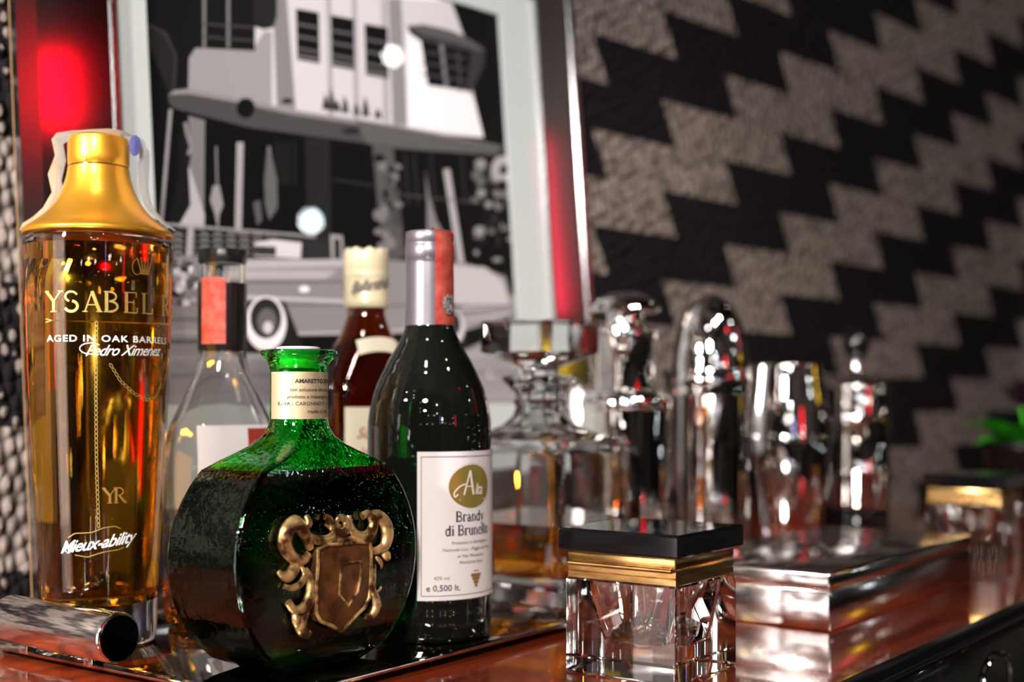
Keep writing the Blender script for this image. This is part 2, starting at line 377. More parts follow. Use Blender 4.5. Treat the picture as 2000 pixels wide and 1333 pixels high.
SERIF.update({
 'r': ([([(.12, 0), (.12, .66)], .15), (arc(.34, .50, .20, .17, 175, 60, 6), .09), ([(.40, .60), (.48, .58)], .14), ([(0, 0), (.30, 0)], .05), ([(0, .66), (.15, .66)], .05)]),
 'a': ([([(.46, 0), (.46, .48)], .15), (arc(.30, .46, .17, .20, 5, 170, 8), .08), (arc(.30, .18, .20, .18, 60, 300, 10), .11), ([(.46, 0), (.62, .03)], .06)]),
 'n': ([([(.12, 0), (.12, .66)], .15), (arc(.34, .44, .20, .21, 170, 0, 8), .08), ([(.54, .46), (.54, 0)], .15), ([(0, 0), (.27, 0)], .05), ([(.40, 0), (.68, 0)], .05), ([(0, .66), (.15, .66)], .05)]),
 'd': ([([(.52, 0), (.52, 1)], .15), (arc(.28, .33, .22, .33, 40, 320, 14), .12), ([(.38, 1), (.55, 1)], .05), ([(.52, 0), (.66, .02)], .05)]),
 'y': ([([(.08, .66), (.34, 0)], .15), ([(.60, .66), (.34, 0), (.22, -.26)], .06), ([(.08, -.24), (.22, -.28)], .13), ([(-.04, .66), (.24, .66)], .05), ([(.46, .66), (.70, .66)], .05)]),
 'i': ([([(.14, 0), (.14, .66)], .15), ([(.14, .84), (.14, .98)], .15), ([(0, 0), (.28, 0)], .05), ([(0, .66), (.16, .66)], .05)]),
 'u': ([([(.14, .66), (.14, .20)], .15), (arc(.34, .20, .20, .20, 180, 350, 8), .08), ([(.54, .66), (.54, 0)], .15), ([(0, .66), (.16, .66)], .05), ([(.40, .66), (.56, .66)], .05), ([(.54, 0), (.68, 0)], .05)]),
 'e': ([(arc(.32, .33, .25, .33, 0, 315, 16), .11), ([(.08, .36), (.56, .36)], .05)]),
 'l': ([([(.14, 0), (.14, 1)], .15), ([(0, 0), (.28, 0)], .05), ([(0, 1), (.16, 1)], .05)]),
 'o': ([(arc(.32, .33, .25, .33, 0, 360, 18), .12)])})
ADV = {'i': .36, 'l': .36, 'r': .56, 'a': .72, 'n': .76, 'd': .76, 'y': .74, 'u': .76, 'e': .66, 'o': .70, 'B': .92}
def serif_line(bm, f, s, cx, z, h, wide=.85):
    x = cx-sum(ADV.get(c_, .4) for c_ in s)*h*wide/2
    for ch in s:
        for pts, w in SERIF.get(ch, []): stroke(bm, f, [(x+p*h*wide, z+q*h) for p, q in pts], w*h*1.15)
        x += ADV.get(ch, .4)*h*wide
def serif(bm, f, s, x, z, h, adv=1.12, wide=.86):
    for ch in s:
        if ch == ' ': x += h*.45; continue
        for pts, w in SERIF[ch]:
            stroke(bm, f, [(x+p*h*wide, z+q*h) for p, q in pts], w*h)
        x += h*wide*(adv if ch != 'I' else .66)
    return bm

# ------------------------------------------------------------------ setting: floor, wall, sideboard
bm = box_bm(-3, 4, -3, 4, -.85, -.80); tag(new_obj('floor', bm, M['floor'], smooth=False), kind='structure')
wall = new_obj('wall_back', box_bm(-2.4, 1.6, 0, .06, -.80, 2.1), M['knit'], smooth=False)
wall.location = P0; wall.rotation_euler = (0, 0, ROT_W); tag(wall, kind='structure')

# sideboard: local x along U, local y along V, origin on the front edge of the top
F0 = Vector((.1736, .678, 0)); sb = thing('sideboard', 'glossy red-brown mahogany sideboard with a black moulded front edge', 'sideboard', (F0.x, F0.y, 0), R(90-36.8))
SU = Vector((math.sin(R(36.8)), math.cos(R(36.8)), 0)); SV = Vector((-SU.y, SU.x, 0))
def wall_at(s):   # where the line x=s of the sideboard meets the wall
    o = F0+SU*s; t = (P0-o).dot(NW)/SV.dot(NW); return t
L0, L1 = -.62, 1.42
def slab(z0, z1, inset, back=.002, l0=L0, l1=L1):
    b = bmesh.new(); pts = [(l0+inset, inset), (l1-inset, inset), (l1-inset, wall_at(l1-inset)-back), (l0+inset, wall_at(l0+inset)-back)]
    a = [b.verts.new((x, y, z0)) for x, y in pts]; c = [b.verts.new((x, y, z1)) for x, y in pts]
    b.faces.new(a[::-1]); b.faces.new(c)
    for i in range(4): b.faces.new((a[i], a[(i+1) % 4], c[(i+1) % 4], c[i]))
    return b
new_obj('top_board', slab(-.018, 0, 0.0), M['wood'], sb, smooth=False)
# moulded edge strip along the front
prof = [(0, 0), (-.006, -.001), (-.010, -.004), (-.011, -.008), (-.009, -.012), (-.004, -.0135), (-.003, -.0175), (0, -.019)]
rings = [[(x, y, z) for y, z in prof] for x in (L0, L1)]
new_obj('edge_moulding', loft(rings), M['black_lacquer'], sb, angle=60)
new_obj('cabinet_body', slab(-.80, -.018, .012), M['cabinet'], sb, smooth=False)
for i in range(3):
    x0 = .01+(i-1)*.50
    dr = new_obj('drawer', box_bm(x0, x0+.48, .002, .012, -.19, -.0205, .002), M['cabinet'], sb)
    for dx in ((.24,) if i != 1 else (.24,)):
        cx = x0+dx-.020
        pth = [(cx-.034, .002, -.078), (cx-.034, -.012, -.074), (cx-.034, -.014, -.040)]
        pth += [(cx-.034*math.cos(R(a)), -.014, -.040+.020*math.sin(R(a))) for a in range(15, 180, 15)]
        pth += [(cx+.034, -.014, -.040), (cx+.034, -.012, -.074), (cx+.034, .002, -.078)]
        tag(new_obj('bail_pull', sweep(pth, .0022, 8), M['chrome'], dr), 'chrome arched pull')

# ------------------------------------------------------------------ framed photograph leaning on the wall
up = (NW*.085+Vector((0, 0, 1))).normalized(); NF = W.cross(up).normalized(); Q0 = P0-NW*.068
FM = Matrix((W.to_4d(), (-NF).to_4d(), up.to_4d(), Vector((0, 0, 0, 1)))).transposed(); FM[3][3] = 1
for i in range(3): FM[i][3] = (Q0)[i]; FM[3][i] = 0
frame = thing('picture_frame', 'large mirror-bordered picture frame with a black and white photograph, leaning on the knitted wall', 'picture', (0, 0, 0))
frame.matrix_world = FM
QP = P0-NW*.068
def fp(px, py):   # a direction of view met with the plane of the picture, in the frame's own (x,z)
    d = Vector(((px-1000)/2500, 1, (780-py)/2500)); t = (QP-CAM).dot(NF)/d.dot(NF); X = CAM+d*t-QP
    return (X.dot(W), X.dot(up))
XL, XML, XPL0, XPL, XPR, XPR0, XMR, XR = -1.248, -1.233, -1.1735, -1.1455, -.765, -.7175, -.669, -.659
ZB, ZT = 0, .60
def border(x0, x1, z0, z1, ix0, ix1, iz0, iz1, y0, y1, yi=None):
    """rectangular ring between two rectangles, front at y0 (inner edge yi), back at y1"""
    b = bmesh.new(); yi = y0 if yi is None else yi
    O = [(x0, z0), (x1, z0), (x1, z1), (x0, z1)]; I = [(ix0, iz0), (ix1, iz0), (ix1, iz1), (ix0, iz1)]
    of = [b.verts.new((x, y0, z)) for x, z in O]; inf = [b.verts.new((x, yi, z)) for x, z in I]
    ob = [b.verts.new((x, y1, z)) for x, z in O]; ib = [b.verts.new((x, y1, z)) for x, z in I]
    for i in range(4):
        j = (i+1) % 4
        b.faces.new((of[i], of[j], inf[j], inf[i])); b.faces.new((ob[j], ob[i], ib[i], ib[j]))
        b.faces.new((of[j], of[i], ob[i], ob[j])); b.faces.new((inf[i], inf[j], ib[j], ib[i]))
    return b
new_obj('backing_board', box_bm(XL+.002, XR-.002, .004, .010, ZB+.002, ZT-.002), M['frame_side'], frame, smooth=False)
new_obj('outer_frame', border(XL, XR, ZB, ZT, XML, XR-.008, .010, ZT-.012, -.004, .0045), M['frame_metal'], frame, smooth=False)
new_obj('mirror_border', border(XML, XR-.008, .010, ZT-.012, XPL0, XPR0, .070, .548, -.0025, .004), M['mirror'], frame, smooth=False)
new_obj('bead', border(XPL0-.003, XPR0+.003, .067, .551, XPL0+.001, XPR0-.001, .071, .547, -.0045, -.0015), M['frame_metal'], frame, smooth=False)
new_obj('mat_board', border(XPL0, XPR0, .070, .548, XPL, XPR, .146, .520, 0, .0035), M['mat_board'], frame, smooth=False)

# the print: flat shapes on one sheet
shades = {}
pm = []
def shade(v, tint=(1.04, .97, 1.0)):
    key = round(v, 3)
    if key not in shades:
        c = tuple(min(.92, v*(.35+2.6*v)*t) for t in tint); shades[key] = len(pm); pm.append(mat('photo_grey', c, rough=.7, spec=.08))
    return shades[key]
pb = bmesh.new(); layer = [0]
from mathutils.geometry import tessellate_polygon
def clip(poly, x0, x1, z0, z1):
    def cut(ps, inside, inter):
        out = []
        for i in range(len(ps)):
            a, b = ps[i-1], ps[i]
            if inside(b):
                if not inside(a): out.append(inter(a, b))
                out.append(b)
            elif inside(a): out.append(inter(a, b))
        return out
    def ix(c): return lambda a, b: (c, a[1]+(b[1]-a[1])*(c-a[0])/(b[0]-a[0]))
    def iz(c): return lambda a, b: (a[0]+(b[0]-a[0])*(c-a[1])/(b[1]-a[1]), c)
    for ins, it in ((lambda p: p[0] >= x0, ix(x0)), (lambda p: p[0] <= x1, ix(x1)), (lambda p: p[1] >= z0, iz(z0)), (lambda p: p[1] <= z1, iz(z1))):
        if len(poly) < 3: return []
        poly = cut(poly, ins, it)
    return poly
def shp(pts, v, conv=True):
    """a flat printed shape"""
    P = [fp(*p) for p in pts] if conv else pts
    P = clip(P, XPL, XPR, .146, .520)
    if len(P) < 3: return
    layer[0] += 1; y = .0030-layer[0]*.000004
    vs = [pb.verts.new((x, y, z)) for x, z in P]
    for tri in tessellate_polygon([[Vector((x, z, 0)) for x, z in P]]):
        try: f = pb.faces.new([vs[i] for i in tri]); f.material_index = shade(v)
        except ValueError: pass
def line(pts, w, v):
    for (x0, y0), (x1, y1) in zip(pts, pts[1:]):
        d = math.hypot(x1-x0, y1-y0) or 1; nx, ny = -(y1-y0)/d*w/2, (x1-x0)/d*w/2
        shp([(x0+nx, y0+ny), (x1+nx, y1+ny), (x1-nx, y1-ny), (x0-nx, y0-ny)], v)
def ell(cx, cy, rx, ry, v, n=28, a0=0, a1=360):
    pts = [(cx+rx*math.cos(R(a0+(a1-a0)*i/n)), cy+ry*math.sin(R(a0+(a1-a0)*i/n))) for i in range(n if a1-a0 == 360 else n+1)]
    shp(pts, v)
shp([(XPL, .146), (XPR, .146), (XPR, .520), (XPL, .520)], .012, conv=False)
rp = random.Random(3)
# sky patches, trees and street on the left
shp([(280, -60), (480, -60), (372, 120), (372, 200), (350, 180), (330, 60), (285, 40)], .016)
shp([(290, 45), (330, 60), (350, 110), (346, 180), (335, 182), (292, 80)], .035)
line([(292, 45), (325, 62), (348, 105), (344, 175)], 4, .07)
# upper facade
shp([(500, -60), (885, -60), (885, 0), (911, 71), (930, 191), (949, 268), (860, 262), (769, 246), (572, 216), (456, 190), (372, 176), (373, 112), (386, 92), (498, 96)], .40)
shp([(372, 176), (373, 112), (386, 92), (498, 96), (520, 60), (535, 60), (535, 206), (456, 190)], .27)
shp([(535, -60), (560, -60), (582, 214), (545, 206)], .22)
for x in (640, 690, 748): shp([(x, -60), (x+10, -60), (x+16, 240), (x+6, 236)], .30)
shp([(760, -60), (785, -60), (800, 245), (772, 243)], .24)
shp([(700, -60), (860, -60), (870, 0), (700, -10)], .52)
shp([(799, 60), (827, 72), (840, 166), (915, 178), (930, 191), (949, 268), (800, 247)], .50)
# left windows block and awning
shp([(384, -60), (502, -60), (502, 98), (386, 92)], .018)
for x in (403, 450): line([(x, -20), (x, 92)], 6, .20)
line([(400, 45), (500, 52)], 3, .10); line([(400, 70), (500, 78)], 3, .10)
shp([(500, -60), (545, -60), (545, 30), (538, 52), (520, 56), (500, 50)], .035)
# three tall windows
for x, y in ((582, 15), (650, 28), (716, 45)):
    shp([(x, y), (x+45, y+8), (x+47, y+108), (x+3, y+100)], .012)
    for q in (38, 62, 86): line([(x+2, y+q-8), (x+46, y+q)], 5, .14)
    line([(x+2, y+92), (x+46, y+100)], 4, .22)
# eyebrow ledge and right windows
shp([(799, 49), (830, 52), (880, 62), (911, 71), (938, 85), (952, 97), (950, 125), (925, 178), (915, 178), (916, 110), (880, 92), (827, 80), (806, 66)], .07)
shp([(799, 49), (830, 46), (880, 57), (912, 70), (952, 97), (938, 98), (900, 84), (830, 66)], .13)
shp([(826, 78), (925, 100), (914, 176), (840, 165)], .014)
line([(866, 86), (876, 170)], 7, .22); line([(898, 98), (904, 178)], 4, .10)
for q in (100, 122, 144): line([(830, q), (915, q+13)], 4, .09)
# canopy
shp([(332, 184), (344, 175), (370, 172), (456, 187), (572, 213), (780, 244), (986, 285), (975, 302), (877, 298), (780, 290), (711, 278), (599, 263), (490, 248), (404, 232), (350, 216), (334, 200)], .10)
shp([(332, 184), (344, 175), (370, 172), (456, 187), (572, 213), (690, 231), (780, 244), (986, 285), (985, 290), (780, 253), (572, 222), (456, 197), (370, 182)], .24)
shp([(700, 234), (985, 286), (975, 302), (877, 298), (720, 279)], .14)
ell(690, 255, 18, 7, .04); ell(484, 210, 18, 20, .012); ell(565, 196, 11, 5, .03)
for x, h_ in ((640, 30), (652, 45), (662, 22), (678, 34), (700, 22), (718, 40), (742, 18)):
    shp([(x-7, 212+(x-640)*.17), (x-2, 212-h_+(x-640)*.17), (x+4, 205-h_*.4+(x-640)*.17), (x+8, 214+(x-640)*.17)], .04+.06*rp.random())
# porch interior, columns and panels
shp([(334, 208), (490, 248), (780, 290), (975, 302), (1010, 480), (1010, 520), (320, 520)], .010)
line([(337, 212), (316, 470)], 7, .26)
shp([(372, 225), (404, 234), (402, 455), (340, 448), (362, 330)], .20)
shp([(340, 448), (350, 380), (362, 300), (376, 330), (404, 420), (402, 455)], .33)
shp([(358, 235), (372, 230), (378, 300), (372, 330), (376, 400), (350, 445), (335, 440), (352, 340), (350, 300)], .02)
line([(366, 238), (370, 262), (378, 285), (372, 302)], 8, .22)
line([(473, 277), (468, 500)], 13, .30)
for x0, y0, x1, y1, w_ in ((426, 285, 428, 360, 4), (529, 285, 531, 350, 6)): line([(x0, y0), (x1, y1)], w_, .20)
shp([(420, 362), (432, 360), (440, 400), (432, 420), (430, 450), (424, 420), (414, 390)], .26)
shp([(525, 300), (534, 300), (545, 350), (546, 405), (530, 430), (522, 400), (520, 350)], .15)
shp([(498, 395), (512, 390), (516, 430), (506, 440)], .13)
for x in (545, 556, 566, 578): line([(x, 275), (x+2, 360)], 2, .06)
shp([(600, 266), (648, 272), (652, 520), (604, 500)], .035)
shp([(652, 280), (730, 290), (742, 520), (654, 520)], .009)
line([(655, 350), (735, 362)], 4, .05)
shp([(731, 282), (772, 288), (796, 500), (760, 520), (744, 430)], .12)
for i in range(26):
    x = 738+rp.random()*45; y = 300+rp.random()*190; ell(x, y, 5+rp.random()*7, 6+rp.random()*8, rp.choice((.02, .2, .09)), 9)
for x in (795, 812, 845, 905, 930): line([(x, 300), (x+8, 400)], 3, .06)
shp([(834, 330), (842, 380), (856, 430), (870, 455), (838, 450), (838, 400)], .22)
line([(876, 330), (902, 500), (912, 560)], 12, .34)
line([(785, 380), (940, 395)], 3, .10)
ell(990, 350, 30, 45, .20); ell(985, 330, 22, 26, .32)
for i in range(40):
    x = 930+rp.random()*80; y = 320+rp.random()*190; ell(x, y, 4+rp.random()*8, 4+rp.random()*9, rp.choice((.02, .05, .16, .26)), 8)
# railing, planters and low wall
shp([(312, 440), (600, 465), (660, 475), (660, 510), (312, 520)], .05)
line([(312, 436), (620, 462)], 5, .26); line([(312, 446), (600, 470)], 3, .015)
for q in (458, 470, 482, 494):
    for a in range(316, 540, 26): line([(a, q+3), (a+8, q-4), (a+17, q+3)], 4, .22)
line([(376, 440), (372, 500)], 12, .30)
shp([(540, 468), (592, 474), (590, 505), (500, 500), (500, 474)], .42)
shp([(500, 480), (542, 482), (542, 500), (500, 498)], .06)
shp([(648, 458), (672, 460), (674, 505), (650, 505)], .30); shp([(655, 466), (667, 467), (668, 505), (656, 504)], .03)
# bushes on the far left
shp([(312, 500), (392, 500), (392, 600), (312, 605)], .22)
for i in range(34):
    x = 314+rp.random()*70; y = 505+rp.random()*95; ell(x, y, 4+rp.random()*8, 4+rp.random()*8, rp.choice((.03, .45, .35, .12)), 9)
# street
shp([(300, 600), (1040, 575), (1040, 860), (300, 860)], .26)
for y, v_ in ((625, .20), (650, .31), (668, .16), (700, .30), (735, .22), (780, .28)): line([(300, y), (1040, y-8)], 9, v_)
# the saloon car
shp([(440, 505), (700, 508), (905, 512), (990, 540), (1003, 590), (1000, 615), (900, 640), (780, 655), (578, 655), (560, 600), (440, 600)], .24)
shp([(470, 508), (700, 506), (700, 520), (470, 525)], .34)
shp([(470, 528), (660, 528), (640, 545), (470, 545)], .33)
shp([(880, 518), (950, 522), (985, 548), (1000, 600), (890, 605)], .36)
line([(470, 552), (700, 550)], 4, .15); line([(478, 580), (700, 590)], 6, .38); line([(560, 596), (1000, 598)], 4, .16)
line([(578, 652), (760, 650), (1000, 612)], 6, .34)
ell(597, 565, 10, 6, .6)
shp([(555, 600), (580, 656), (900, 648), (1000, 620), (1000, 640), (900, 690), (640, 692), (520, 690)], .012)
shp([(478, 588), (560, 590), (600, 690), (470, 690)], .03)
ell(522, 632, 40, 54, .50); ell(522, 622, 31, 40, .045); ell(524, 628, 19, 26, .16); ell(526, 640, 9, 12, .42)
ell(893, 640, 17, 30, .42); ell(891, 634, 12, 22, .05)
line([(880, 645), (885, 600), (905, 598)], 6, .02)
photo = new_obj('photograph', pb, pm, frame, smooth=False)
tag(photo, 'black and white print of a rounded hotel front with a parked saloon car')
new_obj('glazing', box_bm(XPL0+.0012, XPR0-.0012, -.0013, -.0006, .0712, .5468), M['pane'], frame, smooth=False)

# ------------------------------------------------------------------ serving tray
T0 = Vector((-.1158, .611, 0)); TU, TV = .445, .245
tray = thing('serving_tray', 'dark mirror-finish serving tray with flared lip under the bottles and decanter', 'tray', (T0.x, T0.y, 0), ROT_U)
new_obj('tray_floor', box_bm(.010, TU-.010, .010, TV-.010, .0005, .004, .0005), M['tray_metal'], tray)
b = bmesh.new(); secs = []
def rect_ring(i, z): return [(i, i, z), (TU-i, i, z), (TU-i, TV-i, z), (i, TV-i, z)]
loft([rect_ring(.0115, .0036), rect_ring(.012, .0043), rect_ring(.0008, .0060), rect_ring(.0002, .0064), rect_ring(-.0006, .0060), rect_ring(-.0004, .0048), rect_ring(.008, .0005), rect_ring(.0105, .0005)], False, False, b)
new_obj('lip', b, M['tray_lip'], tray, angle=30)
b = lathe(smooth_prof([(0, .118), (.0120, .118)], 1)+[(.0132, .1186), (.0138, .120), (.0138, .218), (.0132, .2195), (.0085, .221), (0, .222)], 40)
bmesh.ops.rotate(b, verts=b.verts[:], cent=(0, 0, 0), matrix=Matrix.Rotation(R(-90), 3, 'X'))   # axis along +y
for v_ in b.verts: v_.co.x += .003; v_.co.z += .0224
hd = new_obj('handle', b, M['handle'], tray)
tag(hd, 'fat chrome tube handle')
b = lathe([(0, 0), (.0122, 0), (.0122, .0006), (0, .0006)], 32); bmesh.ops.rotate(b, verts=b.verts[:], cent=(0, 0, 0), matrix=Matrix.Rotation(R(-90), 3, 'X'))
for v_ in b.verts: v_.co.x += .003; v_.co.z += .0222; v_.co.y += .1175
new_obj('end_cap', b, M['tray_metal'], hd)
for y in (.14, .20): new_obj('handle_post', box_bm(-.001, .007, y-.004, y+.004, .0048, .0100, .0005), M['chrome'], tray)
TZ = .0041

# ------------------------------------------------------------------ tall gold bottle
def az_to_cam(p): return math.atan2(-p[0], p[1])   # rotation that turns local -y towards the camera
pos = (-.248, .768, TZ)
bt = thing('liquor_bottle', 'tall tapered clear bottle of golden spirit with a satin gold collar and cap', 'bottle', pos, az_to_cam(pos), 'liquor bottles on the tray')
outer = [(.030, 0), (.0325, .0015), (.0336, .006), (.0338, .02), (.0352, .05), (.0376, .09), (.0398, .13), (.0417, .17), (.0430, .215), (.0434, .236), (.0430, .2405), (.0405, .2425)]
inner = [(.0380, .2400), (.0402, .2360), (.0398, .215), (.0385, .17), (.0366, .13), (.0344, .09), (.0320, .05), (.0305, .030), (.026, .0255), (.0, .0245)]
new_obj('glass_body', lathe([(0, 0.0015), (.024, .0015)]+outer+[(.0385, .2425)]+inner), M['glass'], bt)
def grow(pr, d): return [(r+d if r > 0 else 0, z) for r, z in pr]
liq = [(0, .2385)]+grow([(r, z) for r, z in inner if z < .2365], .00015)
liq[-1] = (0, .0243)
new_obj('spirit', lathe(liq), M['amber_liquid'], bt)
colp = [(.0, .2427), (.0410, .2427), (.0432, .2432), (.0436, .2445), (.0430, .2460), (.0400, .2485), (.0350, .2520), (.0300, .2565), (.0262, .2610), (.0228, .2665), (.0200, .2735), (.0184, .2790), (.0176, .2840), (.0168, .2846), (0, .2846)]
new_obj('collar', lathe(colp[:2]+smooth_prof(colp[2:-2], 4)+colp[-2:]), M['gold_cap'], bt)
capp = [(0, .2850), (.0172, .2850), (.0176, .2856), (.0178, .290), (.0177, .2990), (.0170, .3018), (.0150, .3030), (0, .3032)]
cp = new_obj('cap', lathe(capp), M['gold_cap'], bt)
new_obj('cap_groove', lathe([(0, .2844), (.0171, .2844), (.0171, .2852), (0, .2852)]), M['black_foil'], bt)
sidep = [(r, z) for r, z in outer]
rf = lambda z: interp(sidep, z)
f = cyl_map(rf, .0001)
gb = bmesh.new(); serif(gb, f, 'YSABEL REGINA', -.0305, .1955, .0115)
stroke(gb, f, [(-.031, .1915), (-.027, .1905), (.05, .1905)], .0007); stroke(gb, f, [(-.031, .1895), (-.027, .1905)], .0006)
new_obj('name_print', gb, M['gold_ink'], bt, smooth=False)
wb_ = bmesh.new(); text(wb_, f, 'AGED IN OAK BARRELS', .0085, .1785, .0052, .012, 0, 1.15, 1.25)
new_obj('slogan_print', wb_, M['white_ink'], bt, smooth=False); wb_ = bmesh.new()
text(wb_, f, 'Pedro Ximenez', .0155, .1708, .0088, .004, .55, .92, .9, tilt=.02); stroke(wb_, f, arc(-.0042, .1745, .006, .0032, 40, 300), .0005)
new_obj('signature_print', wb_, M['white_ink'], bt, smooth=False); wb_ = bmesh.new()
text(wb_, f, 'Mieux-ability', -.001, .060, .0098, .008, .5, .92, .92, tilt=.13)
stroke(wb_, f, [(-.020, .060), (-.017, .0575), (-.013, .061)], .0005)
new_obj('motto_print', wb_, M['white_ink'], bt, smooth=False)
gp = bmesh.new()
stroke(gp, f, [(-.017, .0665), (-.013, .0690), (-.004, .0693), (.003, .072), (.009, .0725), (.012, .071)], .0005)
stroke(gp, f, [(-.013, .0565), (-.006, .0553), (.003, .058), (.011, .0588), (.014, .060)], .0005)
f2 = cyl_map(rf, .0006)
def chain(pts, step=.0026):
    path = []; acc = 0
    for (x0, z0), (x1, z1) in zip(pts, pts[1:]):
        L_ = math.hypot(x1-x0, z1-z0); n = max(1, int(L_/step))
        for i in range(n):
            t = (i+.5)/n; cx, cz = x0+(x1-x0)*t, z0+(z1-z0)*t; a = math.atan2(z1-z0, x1-x0)
            loop = [(cx+math.cos(a)*.00155*math.cos(q)-math.sin(a)*.0007*math.sin(q), cz+math.sin(a)*.00155*math.cos(q)+math.cos(a)*.0007*math.sin(q)) for q in [2*math.pi*i_/9 for i_ in range(10)]]
            stroke(gp, f, loop, .0004)
chain([(-.0012, .190), (-.0015, .15), (-.0012, .11), (0, .072)])
chain([(.006, .166), (.012, .156), (.020, .149), (.028, .145), (.036, .147), (.042, .155)])
new_obj('chain_print', gp, M['gold_ink'], bt, smooth=False)
kb = bmesh.new()
cx, cz = .0268, .2235
for a in (-.0052, -.0026, 0, .0026, .0052): stroke(kb, f, [(cx+a*.45, cz-.004), (cx+a, cz+.005-abs(a)*.2)], [.0012, .0004])
stroke(kb, f, [(cx-.0032, cz-.0045), (cx+.0032, cz-.0045)], .0022); stroke(kb, f, arc(cx-.0052, cz-.0015, .0028, .0045, 60, 330), .0004)
for a, bb in ((0, .008), (-.003, .0072), (.003, .0072)): stroke(kb, f, [(cx+a-.0006, cz+bb), (cx+a+.0006, cz+bb)], .0012)
new_obj('crown_print', kb, M['brown_ink'], bt, smooth=False); kb = bmesh.new()
serif(kb, f, 'YR', .0025, .0860, .0088, .85, .8)
new_obj('monogram_print', kb, M['brown_ink'], bt, smooth=False)
fc = cyl_map(.0178, .0001); gk = bmesh.new()
stroke(gk, fc, [(-.0125, .2962), (-.0085, .2962), (-.0073, .295), (-.0073, .2788), (-.0085, .2775), (-.0125, .2775)], .0004)
for q in (.2925, .2882, .2845, .2812): stroke(gk, fc, [(-.0112, q), (-.0096, q+.0006)], .0005)
new_obj('cap_print', gk, M['ink'], bt, smooth=False)
# clear plastic tax strip draped over the cap
side = [(r+.0008, z) for r, z in [(.0435, .2462), (.040, .2495), (.0345, .2540), (.0285, .2600), (.0235, .2690), (.0200, .2790), (.0192, .2900), (.0188, .3000), (.0165, .3040), (.010, .3052), (0, .3056)]]
path = [(-r-(.0015 if i % 2 else 0)-(.0035 if .278 < z < .3045 else 0), z) for i, (r, z) in enumerate(side)]
path += [(.010, .3054), (.019, .3042), (.0262, .3012), (.0285, .2955), (.0282, .2850), (.0280, .2730), (.0292, .2640), (.0335, .2580), (.0392, .2525), (.0440, .2475)]
b = bmesh.new(); g = []
for i, (x, z) in enumerate(path):
    hw = .0088+.0012*math.sin(i*1.7)
    g.append([b.verts.new((x+.0007*math.sin(i*2.3+j), hw*(j/6*2-1)-.0015, z+.0006*math.sin(i*1.3+j*2))) for j in range(7)])
for a, c in zip(g, g[1:]):
    for j in range(6): b.faces.new((a[j], a[j+1], c[j+1], c[j]))
bmesh.ops.solidify(b, geom=b.faces[:], thickness=.0003)
bmesh.ops.rotate(b, verts=b.verts[:], cent=(0, 0, 0), matrix=Matrix.Rotation(R(-22), 3, 'Z'))
st_ = tag(new_obj('tax_strip', b, M['film'], bt), 'crinkled clear plastic strip')
b = bmesh.new(); ff = lambda x, z, o=0: Vector((.0235, -.002+x, z))
for a in range(14):
    q0, q1 = 2*math.pi*a/14, 2*math.pi*(a+1)/14
    b.faces.new([b.verts.new(Vector((.0262+.0036*math.cos(q), -.0108, .2955+.0062*math.sin(q)))) for q in (q0, q1)]+[b.verts.new(Vector((.0262, -.0112, .2955)))])
bmesh.ops.remove_doubles(b, verts=b.verts[:], dist=1e-6); bmesh.ops.solidify(b, geom=b.faces[:], thickness=.0004); bmesh.ops.rotate(b, verts=b.verts[:], cent=(0, 0, 0), matrix=Matrix.Rotation(R(-22), 3, 'Z'))
new_obj('blue_mark', b, M['blue_mark'], st_, smooth=False)

# ------------------------------------------------------------------ round green liqueur bottle with crest
pos = (-.1175, .7045, TZ)
am = thing('liqueur_bottle', 'squat round-bodied green glass bottle of dark liqueur with a gilt crest on its face', 'bottle', pos, ROT_U, 'liquor bottles on the tray')
def body_w(z): return .069*math.sqrt(max(0, 1-((z-.061)/.067)**2))
rings_o = [(.0, .022, .019, .008), (.0012, .0275, .0230, .006)]
for i in range(1, 15):
    z = .108*i/14; w_ = body_w(z); t_ = .0250+.0030*math.sin(math.pi*min(1, z/.108)); rings_o.append((z, w_, t_, .0035))
rings_o += [(.1125, .0400, .0238, .006), (.1165, .0325, .0212, .009), (.1205, .0262, .0186, .0125), (.1250, .0208, .0166, .0155), (.1300, .0172, .0160, .0158), (.1345, .0158, .0157, .0157),
            (.1400, .0156, .0156, .0156), (.1600, .0156, .0156, .0156), (.1640, .0160, .0160, .0160), (.1672, .0182, .0182, .0182), (.1690, .0206, .0206, .0206), (.1706, .0212, .0212, .0212), (.1722, .0208, .0208, .0208), (.1728, .019, .019, .019)]
rings_i = []
for z, w_, t_, r_ in rings_o[::-1]:
    if z > .1710 or z < .006: continue
    th = .0028 if z < .13 else .0036
    if z > .166: continue
    rings_i.append((z, w_-th, t_-th, max(.002, r_-th)))
allr = rings_o+[(.1728, .0130, .0130, .0130), (.1700, .0120, .0120, .0120)]+rings_i
allr.append((.0048, .021, .0145, .006))
new_obj('glass_body', loft([rrect(w_, t_, r_, z) for z, w_, t_, r_ in allr]), M['green_glass'], am, angle=50)
lq = [(z, w_+.0002, t_+.0002, r_) for z, w_, t_, r_ in rings_i[::-1] if z < .1085]
lq = [(.0046, .0211, .0146, .006)]+lq
new_obj('liqueur', loft([rrect(w_, t_, r_, z) for z, w_, t_, r_ in lq]), M['dark_liqueur'], am, angle=50)
fn = cyl_map(.0158, .0001, -14)
new_obj('neck_label', patch(cyl_map(.0158, .0001, 0), -.030, .030, .1335+.0015, .1605, 40, 4), M['gold_paper'], am)
b = bmesh.new(); text(b, fn, 'AMARETTO DI SARONNO', .0080, .1545, .0031, .03, 0, 1.0, 1.0)
text(b, fn, 'con soluzione idro-alcoolica', .002, .1500, .0026, .005)
text(b, fn, 'prodotto e imbottigliato dalla', .001, .1462, .0026, .005)
text(b, fn, 'ILLVA - CARONNO P. - Lombardia', .0015, .1424, .0028, .005, 0, 1.05)
